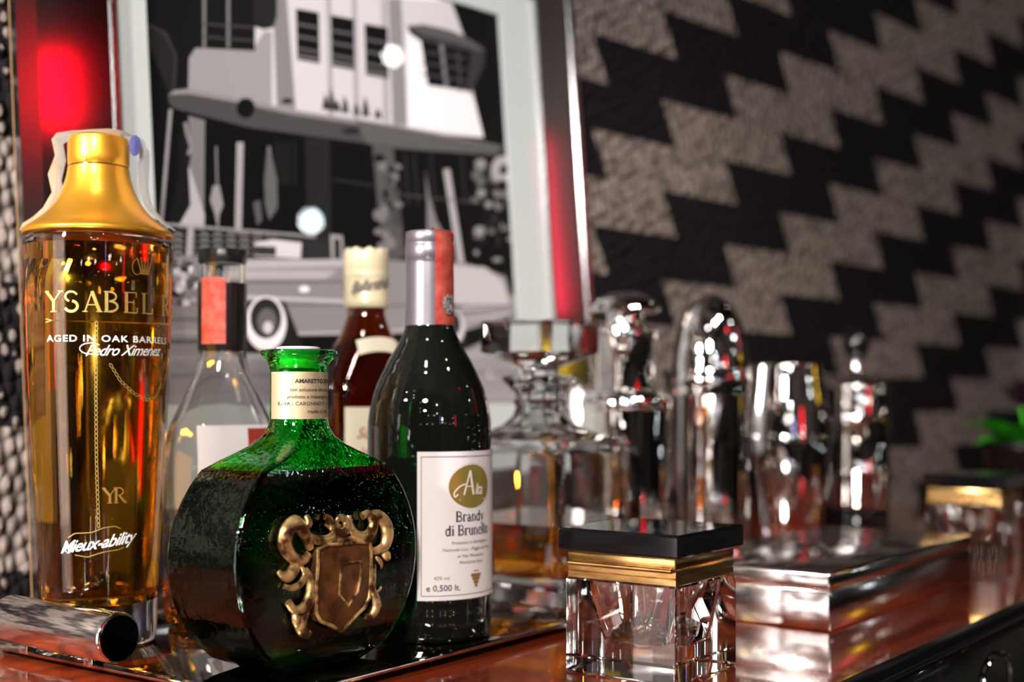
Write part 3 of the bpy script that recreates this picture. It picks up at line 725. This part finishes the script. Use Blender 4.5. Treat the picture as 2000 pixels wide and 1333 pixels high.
text(b, fn, 'medio cl. 66', .0030, .1382, .0027, .005)
new_obj('neck_label_print', b, M['ink'], am, smooth=False)
new_obj('stopper', lathe([(0, .163), (.0118, .163), (.0120, .1729), (.0118, .1742), (.0100, .1746), (0, .1746)], 32), M['paper'], am)
# crest in relief on the face (front is -y)
def ec(X, Y): return ((X-620)*8.6e-5+.002, .053-(Y+.15*(X-620)-660)*6.3e-5)
yF = -.0283
sh = [(385, 475), (470, 430), (560, 425), (650, 415), (740, 400), (850, 410), (862, 470), (860, 700), (845, 880), (800, 970), (700, 1060), (600, 1160), (580, 1168), (500, 1110), (410, 1075), (372, 1010), (372, 760), (385, 600)]
crest = new_obj('crest', prism([ec(*p) for p in sh], yF-.0042, yF+.001, .0012), M['shield_bronze'], am, angle=30)
rim = [ec(*p) for p in sh]+[ec(*sh[0])]
b = sweep([(x, yF-.0046, z) for x, z in rim], .00105, 8)
ins = [(590, 590), (770, 572), (765, 700), (740, 830), (655, 950), (570, 850), (585, 700)]
sweep([(ec(*p)[0], yF-.0044, ec(*p)[1]) for p in ins+[ins[0]]], .0008, 8, b)
new_obj('crest_rim', b, M['antique_gold'], crest)
b = bmesh.new()
def scroll(pts, r0, r1, y=yF-.001, fl=.8, curl=.0):
    P = smooth_prof([(*ec(*p),) for p in pts], 5); n = len(P)
    rad = [1.4*(r0+(r1-r0)*i/(n-1))*(.55+.45*math.sin(math.pi*min(1, (i+1)/(n)*1.15))) for i in range(n)]
    sweep([(x, y-.0016*math.sin(math.pi*i/n), z) for i, (x, z) in enumerate(P)], rad, 10, b, fl)
scroll([(360, 470), (300, 340), (220, 260), (150, 330), (130, 440), (190, 540), (290, 570), (340, 520)], .0030, .0032)
scroll([(300, 330), (380, 390), (470, 400), (530, 370), (545, 310), (500, 250)], .0018, .0026)
scroll([(320, 200), (330, 260), (300, 300)], .0012, .0020)
scroll([(480, 200), (520, 220), (540, 290), (600, 330), (660, 300), (650, 220), (600, 200), (580, 250), (620, 280)], .0020, .0018)
scroll([(700, 180), (700, 260), (740, 340), (820, 360), (890, 310), (910, 220), (870, 155), (820, 180)], .0020, .0030)
scroll([(900, 170), (970, 170), (1030, 240), (1045, 340), (1010, 440), (930, 480), (890, 460)], .0030, .0026)
scroll([(1010, 470), (1045, 530), (1060, 520)], .0022, .0016); scroll([(950, 530), (980, 580), (1000, 630)], .0012, .0008)
scroll([(240, 570), (210, 640), (160, 700), (110, 690), (90, 660)], .0028, .0018)
scroll([(270, 600), (300, 680), (260, 760), (190, 795), (135, 780)], .0010, .0020)
scroll([(310, 640), (350, 740), (345, 860), (290, 960), (220, 980), (170, 910)], .0022, .0030)
scroll([(320, 980), (270, 1060), (270, 1140), (320, 1180), (350, 1165)], .0032, .0018)
scroll([(230, 1000), (235, 1080), (265, 1150)], .0022, .0020)
scroll([(930, 600), (910, 720), (900, 800), (940, 850), (1000, 800)], .0018, .0010)
scroll([(890, 780), (930, 880), (935, 980), (890, 1050), (840, 1050)], .0020, .0022)
scroll([(860, 900), (830, 960), (835, 980)], .0012, .0012)
scroll([(560, 400), (660, 390), (760, 380)], .0016, .0016)
new_obj('scrollwork', b, M['antique_gold'], crest)

# ------------------------------------------------------------------ dark bottle with white label
pos = (-.0512, .796, TZ)
br = thing('brandy_bottle', 'black-looking wine-shaped bottle with white label, grey capsule and red tax strip', 'bottle', pos, az_to_cam(pos), 'liquor bottles on the tray')
outer = smooth_prof([(.0384, .004), (.0384, .06), (.0384, .122), (.0380, .134), (.0355, .147), (.0320, .157), (.0255, .170), (.0197, .180), (.0160, .1885), (.0148, .196), (.0145, .220), (.0140, .244)], 5)
new_obj('glass_body', lathe([(0, .003), (.028, .003), (.034, 0), (.0375, .0012)]+outer+[(.0138, .2465), (.0095, .2465), (.0092, .24), (.0100, .195), (.022, .170), (.034, .138), (.0345, .122), (.0345, .008), (0, .010)]), M['black_glass'], br, angle=60)
caps = smooth_prof([(.0153, .1885), (.0150, .200), (.0147, .222), (.0145, .2315)], 3)+[(.0152, .2325), (.0153, .2400), (.0146, .2412), (.0146, .2425), (.0150, .2432), (.0150, .2480), (.0143, .2495), (0, .2497)]
cp = new_obj('capsule', lathe([(0, .190), (.0147, .1886)]+caps), M['pewter'], br)
LA = 39; fl_ = cyl_map(.0384, .0002, LA)
new_obj('front_label', patch(fl_, -.0335, .0335, .0262, .1145, 48, 4), M['paper'], br)
b = bmesh.new()
for z in (.0290, .1115): stroke(b, fl_, [(-.031+.062*i/24, z) for i in range(25)], .0004)
for x in (-.031, .031): stroke(b, fl_, [(x, .0290), (x, .1115)], .0004)
text(b, fl_, 'Produttori e imbottigliato', .001, .0592, .0027, .0, .1); text(b, fl_, 'Nazionale s.n.c. - Poggio alle Mura', .000, .0552, .0027, .0, .1)
text(b, fl_, 'et Vite. Montalcino', .001, .0512, .0027, .0, .1); text(b, fl_, 'Montalcino Siena', .001, .0474, .0027, .0, .1)
text(b, fl_, '42% vol', -.019, .0385, .0030)
new_obj('fine_print', b, M['grey_ink'], br, smooth=False)
b = bmesh.new(); serif_line(b, fl_, 'Brandy', .001, .0727, .0060); serif_line(b, fl_, 'di Brunello', .0, .0645, .0060)
new_obj('title_print', b, M['ink'], br, smooth=False); b = bmesh.new()
text(b, fl_, 'e 0,500 lt.', -.0178, .0318, .0052, .01)
new_obj('volume_print', b, M['ink'], br, smooth=False)
def disc_patch(f, cx, cz, rx, rz, off=.0005, n=40):
    b = bmesh.new(); rings = []
    for k_ in range(1, 7): rings.append([b.verts.new(f(cx+rx*k_/6*math.cos(2*math.pi*i/n), cz+rz*k_/6*math.sin(2*math.pi*i/n), off)) for i in range(n)])
    b.faces.new(rings[0])
    for a, c in zip(rings, rings[1:]):
        for i in range(n): b.faces.new((a[i], a[(i+1) % n], c[(i+1) % n], c[i]))
    return b
new_obj('gold_medallion', disc_patch(fl_, .001, .0935, .0160, .0130), M['gold_seal'], br)
b = bmesh.new()
stroke(b, fl_, arc(.001, .0935, .0172, .0140, 0, 360, 40), .0004)
stroke(b, fl_, smooth_prof([(-.009, .089), (-.011, .0875), (-.0115, .090), (-.008, .0935), (-.004, .095)], 5), .0007, .0007)
stroke(b, fl_, [(-.005, .0885), (-.0005, .103)], .0009, .0007); stroke(b, fl_, [(-.0005, .103), (.002, .0885)], .0014, .0007); stroke(b, fl_, [(-.004, .0935), (.002, .0935)], .0006, .0007)
text(b, fl_, 'lta', .0065, .0885, .0095, .01, .3, .9, .8, .0007); stroke(b, fl_, [(-.008, .0855), (.012, .0855)], .0006, .0007)
new_obj('medallion_script', b, M['paper'], br, smooth=False)
b = bmesh.new()
stroke(b, fl_, [(.0025, .0425), (.0065, .0425)], .0006)
for r_ in range(4):
    for q in range(4-r_): 
        for p in (arc(.0010+q*.0021+r_*.00105+.0003, .0400-r_*.0021, .0006, .0006, 0, 360, 10),): stroke(b, fl_, p, .0011)
new_obj('grape_print', b, M['brown_ink'], br, smooth=False)
rfc = lambda z: interp(caps, z)
fs = cyl_map(lambda z: .0152, .0002, 44)
b = bmesh.new(); g = []
cpts = [(z, interp(caps, min(z, .2478))) for z in [.1915+.0567*i/18 for i in range(19)]]
def strip_rows(cpts, az, hw, extra=.0005):
    rows = []
    for z, r_ in cpts:
        rows.append([Vector(((r_+extra)*math.sin(R(az)+hw*(j/8*2-1)/.015), -(r_+extra)*math.cos(R(az)+hw*(j/8*2-1)/.015), z)) for j in range(9)])
    return rows
rows = strip_rows(cpts, 46, .0088)
top_c = []
for t in (.8, .45, .1, -.25, -.6, -.93):
    d = Vector((math.sin(R(46)), -math.cos(R(46)), 0)); s = Vector((math.cos(R(46)), math.sin(R(46)), 0))
    top_c.append([d*(.0143*t)+s*(.0080*(j/8*2-1))+Vector((0, 0, .2503)) for j in range(9)])
back = strip_rows([(z, interp(caps, min(z, .2478))) for z in (.2478, .240, .232, .224, .214)], 226, -.0075)
def grid_bm(rows, th=.0002):
    b = bmesh.new(); G = [[b.verts.new(p) for p in r] for r in rows]
    for a, c in zip(G, G[1:]):
        for j in range(len(a)-1): b.faces.new((a[j], a[j+1], c[j+1], c[j]))
    bmesh.ops.solidify(b, geom=b.faces[:], thickness=th); return b
tag(new_obj('tax_strip', grid_bm(rows+top_c+back), M['red_strip'], br), 'red paper tax strip')
fs = cyl_map(.0156, .0004, 46)
new_obj('strip_seal', disc_patch(fs, .0005, .2040, .0052, .0062, .0005), M['seal_grey'], br)

# ------------------------------------------------------------------ clear cognac bottle
pos = (-.1905, .842, TZ)
cg = thing('cognac_bottle', 'nearly empty clear bottle with sloping shoulders, black cap and red neck strip', 'bottle', pos, ROT_W-R(6), 'liquor bottles on the tray')
ro = [(0, .030, .019, .016), (.0015, .0345, .0225, .018), (.01, .037, .025, .02), (.05, .0395, .026, .02), (.09, .0400, .026, .022), (.110, .0390, .0255, .024), (.126, .0355, .024, .0235), (.138, .0300, .0225, .0222), (.150, .0240, .0200, .0198), (.160, .0195, .0175, .0174), (.168, .0168, .0163, .0162), (.176, .0156, .0156, .0156), (.200, .0150, .0150, .0150), (.230, .0148, .0148, .0148), (.2345, .0150, .0150, .0150)]
ro = smooth_prof(ro, 3)
ri = [(z, w_-.0028, t_-.0028, max(.004, r_-.0028)) for z, w_, t_, r_ in ro[::-1] if z > .010]+[(.008, .026, .016, .010)]
new_obj('glass_body', loft([rrect(a[1], a[2], a[3], a[0]) for a in ro+[(.2345, .0110, .0110, .0110)]+ri]), M['glass'], cg, angle=50)
lq = [(.0078, .0262, .0162, .010)]+[(z, w_+.0002, t_+.0002, r_) for z, w_, t_, r_ in ri[::-1] if .010 < z < .034]
new_obj('spirit', loft([rrect(a[1], a[2], a[3], a[0]) for a in lq]), M['decanter_liquid'], cg, angle=50)
b = lathe([(0, .2347), (.0150, .2347), (.0154, .2355), (.0154, .2425), (.0148, .2438), (0, .2440)], 48)
for v_ in b.verts:
    if .2350 < v_.co.z < .243 and v_.co.to_2d().length > .0150:
        a = math.atan2(v_.co.y, v_.co.x); q = 1+.02*(1 if int(a/(2*math.pi)*48+100) % 2 else -1); v_.co.x *= q; v_.co.y *= q
new_obj('cap', b, M['black_plastic'], cg)
faz = -R(0); front = math.degrees(-(ROT_W-R(6)))+math.degrees(az_to_cam(pos))
fk = cyl_map(.0155, .0002, front)
new_obj('neck_band', patch(fk, -.0150*math.pi*1.02, .0150*math.pi*1.02, .1775, .2215, 48, 3), M['black_foil'], cg)
st_ = tag(new_obj('tax_strip', patch(cyl_map(.0157, .0004, front), -.0145, .0020, .1815, .2245, 12, 3), M['red_strip'], cg), 'red paper strip')
def cg_face(x, z, o=0): 
    q = interp([(a[2], a[0]) for a in ro], z); return Vector((x, -q-.0003-o-(0.0 if abs(x) < .012 else -((abs(x)-.012)/.03)**2*.008), z))
new_obj('front_label', patch(cg_face, -.029, .029, .040, .129, 20, 12), M['paper'], cg)
b = bmesh.new()
for i in range(22):      # shield-shaped red patch laid over the label
    x0, x1 = .005+.022*i/22, .005+.022*(i+1)/22
    zb = lambda x: .098+.012*abs((x-.016)/.011)**2.2
    q = [[cg_face(x, zb(x)+(.127-zb(x))*j/4, .0007) for j in range(5)] for x in (x0, x1)]
    for j in range(4): b.faces.new([b.verts.new(p_) for p_ in (q[0][j], q[1][j], q[1][j+1], q[0][j+1])])
bmesh.ops.remove_doubles(b, verts=b.verts[:], dist=1e-6)
cr_ = new_obj('label_crest', b, M['crest_red'], cg, smooth=False)
b = bmesh.new()
for (sx, sz, sr) in ((-.001, .104, .0060), (.010, .117, .0030), (.017, .113, .0035), (.013, .106, .002)):
    vs = [b.verts.new(cg_face(sx+(sr if i % 2 == 0 else sr*.42)*math.sin(math.pi*i/5), sz+(sr if i % 2 == 0 else sr*.42)*math.cos(math.pi*i/5), .0013)) for i in range(10)]; b.faces.new(vs)
new_obj('gold_stars', b, M['gold_ink'], cr_, smooth=False)

# ------------------------------------------------------------------ whisky bottle
pos = (-.1065, .935, TZ)
wk = thing('whisky_bottle', 'brown whisky bottle with cream screw cap standing behind the dark and green bottles', 'bottle', pos, ROT_W-R(10), 'liquor bottles on the tray')
ro = [(0, .030, .020, .012), (.0015, .0345, .0235, .012), (.006, .036, .025, .012), (.08, .037, .0255, .012), (.148, .037, .0255, .014), (.158, .0355, .025, .016), (.168, .0325, .0235, .02), (.180, .0265, .0215, .021), (.192, .0195, .0180, .0178), (.202, .0155, .0150, .0150), (.212, .0135, .0135, .0135), (.250, .0130, .0130, .0130)]
ro = smooth_prof(ro, 3)
ri = [(z, w_-.0025, t_-.0025, max(.004, r_-.0025)) for z, w_, t_, r_ in ro[::-1] if z > .008]+[(.0065, .026, .016, .008)]
new_obj('glass_body', loft([rrect(a[1], a[2], a[3], a[0]) for a in ro+[(.250, .0095, .0095, .0095)]+ri]), M['brown_glass'], wk, angle=50)
lq = [(.0063, .0262, .0162, .008)]+[(z, w_+.0002, t_+.0002, r_) for z, w_, t_, r_ in ri[::-1] if .008 < z < .186]
new_obj('whisky', loft([rrect(a[1], a[2], a[3], a[0]) for a in lq]), M['whisky_liquid'], wk, angle=50)
cpf = [(0, .2120), (.0158, .2120), (.0163, .2126), (.0163, .2180), (.0160, .2185), (.0160, .2350), (.0163, .2358), (.0160, .2366), (.0163, .2376), (.0160, .2386), (.0163, .2398), (.0164, .2490), (.0160, .2530), (.0150, .2545), (0, .2550)]
b = lathe(cpf, 48)
for v_ in b.verts:
    if v_.co.z > .2525 and v_.co.to_2d().length > .01: v_.co.z += .0012*math.sin(math.atan2(v_.co.y, v_.co.x)*9)
new_obj('cap', b, M['cream_cap'], wk)
front = math.degrees(-(ROT_W-R(10)))+math.degrees(az_to_cam(pos)); fk = cyl_map(.0163, .0001, front+4)
b = bmesh.new(); text(b, fk, "Ballantine's", .0035, .2245, .0115, .008, .5, .85, .8, tilt=.18); stroke(b, fk, [(-.0110, .2205), (-.0095, .2195), (-.0088, .2225), (-.008, .2300)], .0005)
text(b, fk, "Finest", -.028, .2255, .0055, .006, .4)
new_obj('cap_script', b, M['grey_ink'], wk, smooth=False)
def wk_face(x, z, o=0):
    q = interp([(a[2], a[0]) for a in ro], z); w_ = interp([(a[1], a[0]) for a in ro], z)
    e = max(0, abs(x)-(w_-.013)); return Vector((x, -q-.0003-o+e*e*30, z))
new_obj('front_label', patch(wk_face, -.031, .031, .030, .140, 20, 12), M['cream_paper'], wk)
b = bmesh.new(); text(b, wk_face, 'Scotch', -.008, .118, .011, .006, .4); text(b, wk_face, 'Whisky', -.004, .104, .011, .006, .4)
new_obj('label_print', b, M['crest_red'], wk, smooth=False)
# shoulder label: a curved cream band
def sh_face(x, z, o=0):
    q = interp([(a[2], a[0]) for a in ro], z); w_ = interp([(a[1], a[0]) for a in ro], z); c = min(.98, abs(x)/(w_+.001))
    return Vector((x, -q*(1-c**3.2)**(1/2.6)-.0006-o, z-.004*(x/.02)**2))
new_obj('shoulder_label', patch(sh_face, -.017, .021, .1800, .1905, 20, 6), M['cream_paper'], wk)

# ------------------------------------------------------------------ square crystal decanter
Cd = Vector((.0350, .887, 0)); a = .112; Ud = Vector((math.sin(R(35)), math.cos(R(35)), 0)); Vd = Vector((-Ud.y, Ud.x, 0))
c = Cd+(Ud+Vd)*a/2
dc = thing('decanter', 'square crystal decanter half-filled with brown spirit, wide block stopper on top', 'decanter', (c.x, c.y, TZ), math.atan2(Ud.y, Ud.x))
h_ = a/2
def oct_(z, w_, r_): return (z, w_, w_, r_)
ro = [oct_(0, h_-.001, .002), oct_(.001, h_, .003), oct_(.100, h_, .003), oct_(.1100, h_-.0015, .006), oct_(.1160, h_-.008, .014), oct_(.1205, h_-.019, .022), oct_(.1260, .0270, .022), oct_(.1330, .0205, .0200), oct_(.1400, .0185, .0184), oct_(.1440, .0210, .0209), oct_(.1460, .0185, .0184), oct_(.1500, .0190, .0189), oct_(.1570, .0255, .0254), oct_(.1600, .0295, .0294), oct_(.1630, .0290, .0289)]
ri = [oct_(.1630, .0150, .0149), oct_(.1500, .0115, .0114), oct_(.1330, .0115, .0114), oct_(.1240, .0200, .018), oct_(.1150, .0360, .014), oct_(.1060, h_-.008, .008), oct_(.030, h_-.008, .006), oct_(.019, h_-.010, .006), oct_(.0185, h_-.014, .006)]
new_obj('glass_body', loft([rrect(x[1], x[2], x[3], x[0], 2) for x in ro+ri]), M['crystal'], dc, angle=10)
lq = [oct_(.0183, h_-.0138, .006), oct_(.0188, h_-.0098, .006), oct_(.030, h_-.0078, .006), oct_(.0560, h_-.0078, .006)]
new_obj('spirit', loft([rrect(x[1], x[2], x[3], x[0]) for x in lq]), M['decanter_liquid'], dc, angle=25)
s = [(.1520, .0100, .0099), (.1640, .0130, .0129), (.1690, .0140, .0139), (.1730, .0200, .012), (.1790, .0300, .004), (.1805, .0325, .002), (.2030, .0325, .002), (.2040, .0310, .002)]
new_obj('stopper', loft([rrect(w_, w_, r_, z, 2) for z, w_, r_ in s]), M['crystal'], dc, angle=10)

# ------------------------------------------------------------------ silver shakers and vase behind
def shaker(name, label, cat, px, d, parts, grp='silver barware behind the decanter'):
    p = ((px-1000)/2500*d, d, 0.0004); t = thing(name, label, cat, p, az_to_cam(p), grp)
    for nm, mt, prof, sm in parts: new_obj(nm, lathe(smooth_prof(prof, 4) if sm else prof, 64), M[mt], t, angle=35)
    return t
shaker('cocktail_shaker', 'tall silver cocktail shaker with flat domed button top and stepped neck', 'cocktail shaker', 1222, 1.15, [
 ('body', 'silver', [(0, 0), (.034, 0), (.036, .002), (.0372, .02), (.0395, .08), (.0400, .135), (.0400, .1400), (0, .1400)], 0),
 ('shoulder_flange', 'silver', [(0, .1402), (.0405, .1402), (.0415, .143), (.0415, .147), (.0400, .151), (.0340, .156), (.0280, .158), (0, .158)], 0),
 ('neck', 'silver', [(0, .1582), (.0265, .1582), (.0262, .170), (.0265, .200), (.0285, .203), (.0288, .208), (.0280, .2125), (.0200, .2145), (0, .2145)], 0),
 ('button_cap', 'silver', [(0, .2147), (.0175, .2147), (.0165, .222), (.0170, .2265), (.0300, .2275), (.0315, .2295), (.0300, .2335), (.0240, .2395), (.0140, .2440), (0, .2455)], 0)])
shaker('bullet_shaker', 'bullet-shaped polished silver shaker with smooth domed top and two ring lines', 'cocktail shaker', 1387, 1.20, [
 ('body', 'silver', [(0, 0), (.032, 0), (.0335, .002), (.0345, .02), (.0358, .09), (.0360, .150), (.0370, .1520), (.0370, .1555), (0, .1555)], 0),
 ('domed_lid', 'silver', [(0, .1557), (.0362, .1557), (.0362, .1640), (.0372, .1660), (.0372, .1690), (.0362, .1705), (.0360, .180), (.0345, .196), (.0312, .212), (.0262, .226), (.0195, .237), (.0115, .2445), (.005, .2475), (0, .2480)], 0)])
b = None
p = ((1532-1000)/2500*1.30, 1.30, .0004)
vs_ = thing('silver_goblet', 'open silver beaker-shaped vase with swelling middle and narrow mouth', 'vase', p, az_to_cam(p), 'silver barware behind the decanter')
prof = smooth_prof([(.0300, .003), (.0335, .012), (.0385, .030), (.0440, .065), (.0468, .100), (.0455, .120), (.0425, .145), (.0385, .170), (.0368, .1835)], 5)
new_obj('bowl', lathe([(0, 0), (.031, 0), (.0320, .001)]+prof+[(.0360, .1845)]+[(r-.0015, z) for r, z in prof[::-1]]+[(0, .005)], 64), M['silver'], vs_, angle=50)
new_obj('band', lathe([(.0452, .1085), (.0474, .1085), (.0478, .1105), (.0472, .1130), (.0450, .1130)], 64, close=True), M['chrome'], vs_)
shaker('martini_mixer', 'small silver canister with a dark ball knob on its lid and a black foot', 'canister', 1672, 1.50, [
 ('foot', 'black_lacquer', [(0, 0), (.036, 0), (.037, .002), (.037, .024), (0, .024)], 0),
 ('canister', 'silver', [(0, .0242), (.0365, .0242), (.0380, .030), (.0380, .062), (.0388, .064), (.0380, .067), (.0378, .125), (.0386, .127), (.0378, .130), (.0372, .160), (0, .160)], 0),
 ('lid', 'silver', [(0, .1602), (.0390, .1602), (.0395, .163), (.0380, .167), (.0300, .173), (.0160, .177), (.0080, .180), (.0055, .188), (.0060, .196), (0, .196)], 0),
 ('ball_knob', 'black_lacquer', [(0, .1962), (.0060, .1962), (.0110, .200), (.0150, .208), (.0155, .216), (.0130, .226), (.0070, .232), (0, .2335)], 0)])

# ------------------------------------------------------------------ silver cigarette box
Cb = Vector((.2042, .8206, 0))
sx = thing('cigarette_box', 'long flat brushed silver box with hinged lid lying beside the crystal jar', 'box', (Cb.x, Cb.y, 0.0003), R(90-37))
LX, LY = .286, .130
new_obj('box_base', box_bm(0, LX, 0, LY, 0, .0262, .0016, 2), M['brushed_silver'], sx)
new_obj('lid', box_bm(-.0006, LX+.0006, -.0006, LY+.0006, .0268, .0384, .0026, 3), M['brushed_silver'], sx)
new_obj('lid_liner', box_bm(.002, LX-.002, .002, LY-.002, .0255, .0275), M['wood'], sx, smooth=False)
new_obj('hinge', sweep([(.04, LY+.0015, .0265), (LX-.04, LY+.0015, .0265)], .0014, 8), M['silver'], sx)

# ------------------------------------------------------------------ crystal boxes with black lids
def crystal_box(loc, label):
    t = thing('crystal_jar', label, 'crystal jar', loc, ROT_U, 'square crystal jars with black lids'); S = .070; z1 = .0518
    # solid block with a faceted cup hollow
    b = bmesh.new(); q = 16
    out = [rrect(S/2-.0008, S/2-.0008, .0015, 0, 4), rrect(S/2, S/2, .0020, .001, 4), rrect(S/2, S/2, .0020, z1-.001, 4), rrect(S/2-.0008, S/2-.0008, .0018, z1, 4)]
    inn = [rrect(.0262, .0262, .010, z1, 4), rrect(.0250, .0250, .010, .044, 4), rrect(.0200, .0200, .012, .022, 4), rrect(.0185, .0185, .012, .0175, 4), rrect(.010, .010, .008, .0160, 4)]
    loft(out+inn, bm=b)
    for v_ in b.verts: v_.co.x += S/2; v_.co.y += S/2
    new_obj('crystal_body', b, M['crystal'], t, angle=20)
    new_obj('lower_mount', border_ring(.0015, S-.0015, .0035, z1+.0001, .0592), M['brass'], t, angle=30)
    new_obj('upper_mount', box_bm(.0012, S-.0012, .0012, S-.0012, .0604, .0662, .0010, 2), M['brass'], t)
    new_obj('hinge_rod', sweep([(-.0001, .003, .0598), (-.0001, S-.003, .0598)], .0013, 10), M['brass'], t)
    new_obj('lid_slab', box_bm(-.0030, S+.0030, -.0030, S+.0030, .0663, .0790, .0014, 1), M['black_lacquer'], t, angle=15)
    return t
def border_ring(x0, x1, wdt, z0, z1):
    b = bmesh.new(); O = [(x0, x0), (x1, x0), (x1, x1), (x0, x1)]; I = [(x0+wdt, x0+wdt), (x1-wdt, x0+wdt), (x1-wdt, x1-wdt), (x0+wdt, x1-wdt)]
    rings = [[(x, y, z0) for x, y in O], [(x, y, (z0+z1)/2-.0004) for x, y in O], [(x+(.0006 if x < .03 else -.0006), y+(.0006 if y < .03 else -.0006), (z0+z1)/2) for x, y in O], [(x, y, (z0+z1)/2+.0004) for x, y in O], [(x, y, z1) for x, y in O], [(x, y, z1) for x, y in I], [(x, y, z0) for x, y in I]]
    L = [[b.verts.new(p) for p in r] for r in rings]
    for k_ in range(len(L)):
        a, c = L[k_], L[(k_+1) % len(L)]
        for i in range(4): b.faces.new((a[i], a[(i+1) % 4], c[(i+1) % 4], c[i]))
    return b
cj = crystal_box((.0855, .6637, .0003), 'square crystal jar with brass hinge and black slab lid, nearest the camera')
def copy_tree(o, parent=None):
    c_ = o.copy(); COL.objects.link(c_)
    if parent: c_.parent = parent
    for ch in [x for x in bpy.data.objects if x.parent == o]: copy_tree(ch, c_)
    return c_
c2 = copy_tree(cj); c2.location = (.448, 1.17, .0003); c2['label'] = 'square crystal jar with black lid at the far right, in front of the plant'

# ------------------------------------------------------------------ potted plant at the right
pp = (.645, 1.60, .0004)
pl = thing('potted_plant', 'leafy green plant with dark purple bloom in black pot at the right edge', 'plant', pp)
new_obj('pot', lathe([(0, 0), (.040, 0), (.043, .003), (.052, .085), (.055, .088), (.055, .096), (.050, .096), (.046, .080), (0, .080)], 48), M['pot'], pl)
rl = random.Random(11)
def leaf(az, elev, length, width, z0, droop):
    b = bmesh.new(); rows = []; d = Vector((math.cos(R(az)), math.sin(R(az)), 0)); s = Vector((-d.y, d.x, 0)); p = Vector((0, 0, z0)); e = R(elev)
    n = 12
    for i in range(n+1):
        t = i/n; w_ = width*math.sin(math.pi*min(1, t**.8*.97+.03))+.0006
        rows.append([p+s*(w_*(j/4*2-1))+Vector((0, 0, 1))*(abs(j/4*2-1)*w_*.35) for j in range(5)])
        p = p+(d*math.cos(e)+Vector((0, 0, math.sin(e))))*(length/n); e -= R(droop/n)
    return grid_bm(rows, .0006)
for az, el, ln, wd_, z0, dr_ in ((186, 40, .095, .020, .085, 45), (200, 30, .085, .017, .083, 50), (170, 55, .075, .018, .088, 60), (140, 50, .08, .018, .085, 50), (230, 45, .09, .018, .085, 55), (270, 50, .08, .018, .085, 60), (320, 45, .08, .018, .085, 55), (20, 50, .08, .018, .085, 60), (70, 45, .08, .018, .085, 55)):
    new_obj('leaf', leaf(az, el, ln, wd_, z0, dr_), M['leaf'], pl)
new_obj('stem', sweep([(0, 0, .078), (-.003, -.002, .11), (-.010, -.004, .140)], .0022, 8), M['leaf'], pl)
b = bmesh.new()
for k_ in range(3):
    for j in range(7):
        a_ = 2*math.pi*(j+k_*.5)/7; r_ = .006+.006*k_
        rows = []
        for i in range(6):
            t = i/5; rad = r_*.3+(.012+.006*k_)*t; z = .140+.030*math.sin(math.pi*.5*t)*(1.1-.2*k_)
            rows.append([Vector((-.010+rad*math.cos(a_+q*.35*math.sin(math.pi*(.15+.8*t))), -.004+rad*math.sin(a_+q*.35*math.sin(math.pi*(.15+.8*t))), z)) for q in (-1, 0, 1)])
        G = [[b.verts.new(x) for x in r] for r in rows]
        for u_, w_ in zip(G, G[1:]):
            for q in range(2): b.faces.new((u_[q], u_[q+1], w_[q+1], w_[q]))
bmesh.ops.solidify(b, geom=b.faces[:], thickness=.0005)
tag(new_obj('bloom', b, M['petal'], pl), 'dark purple bloom')
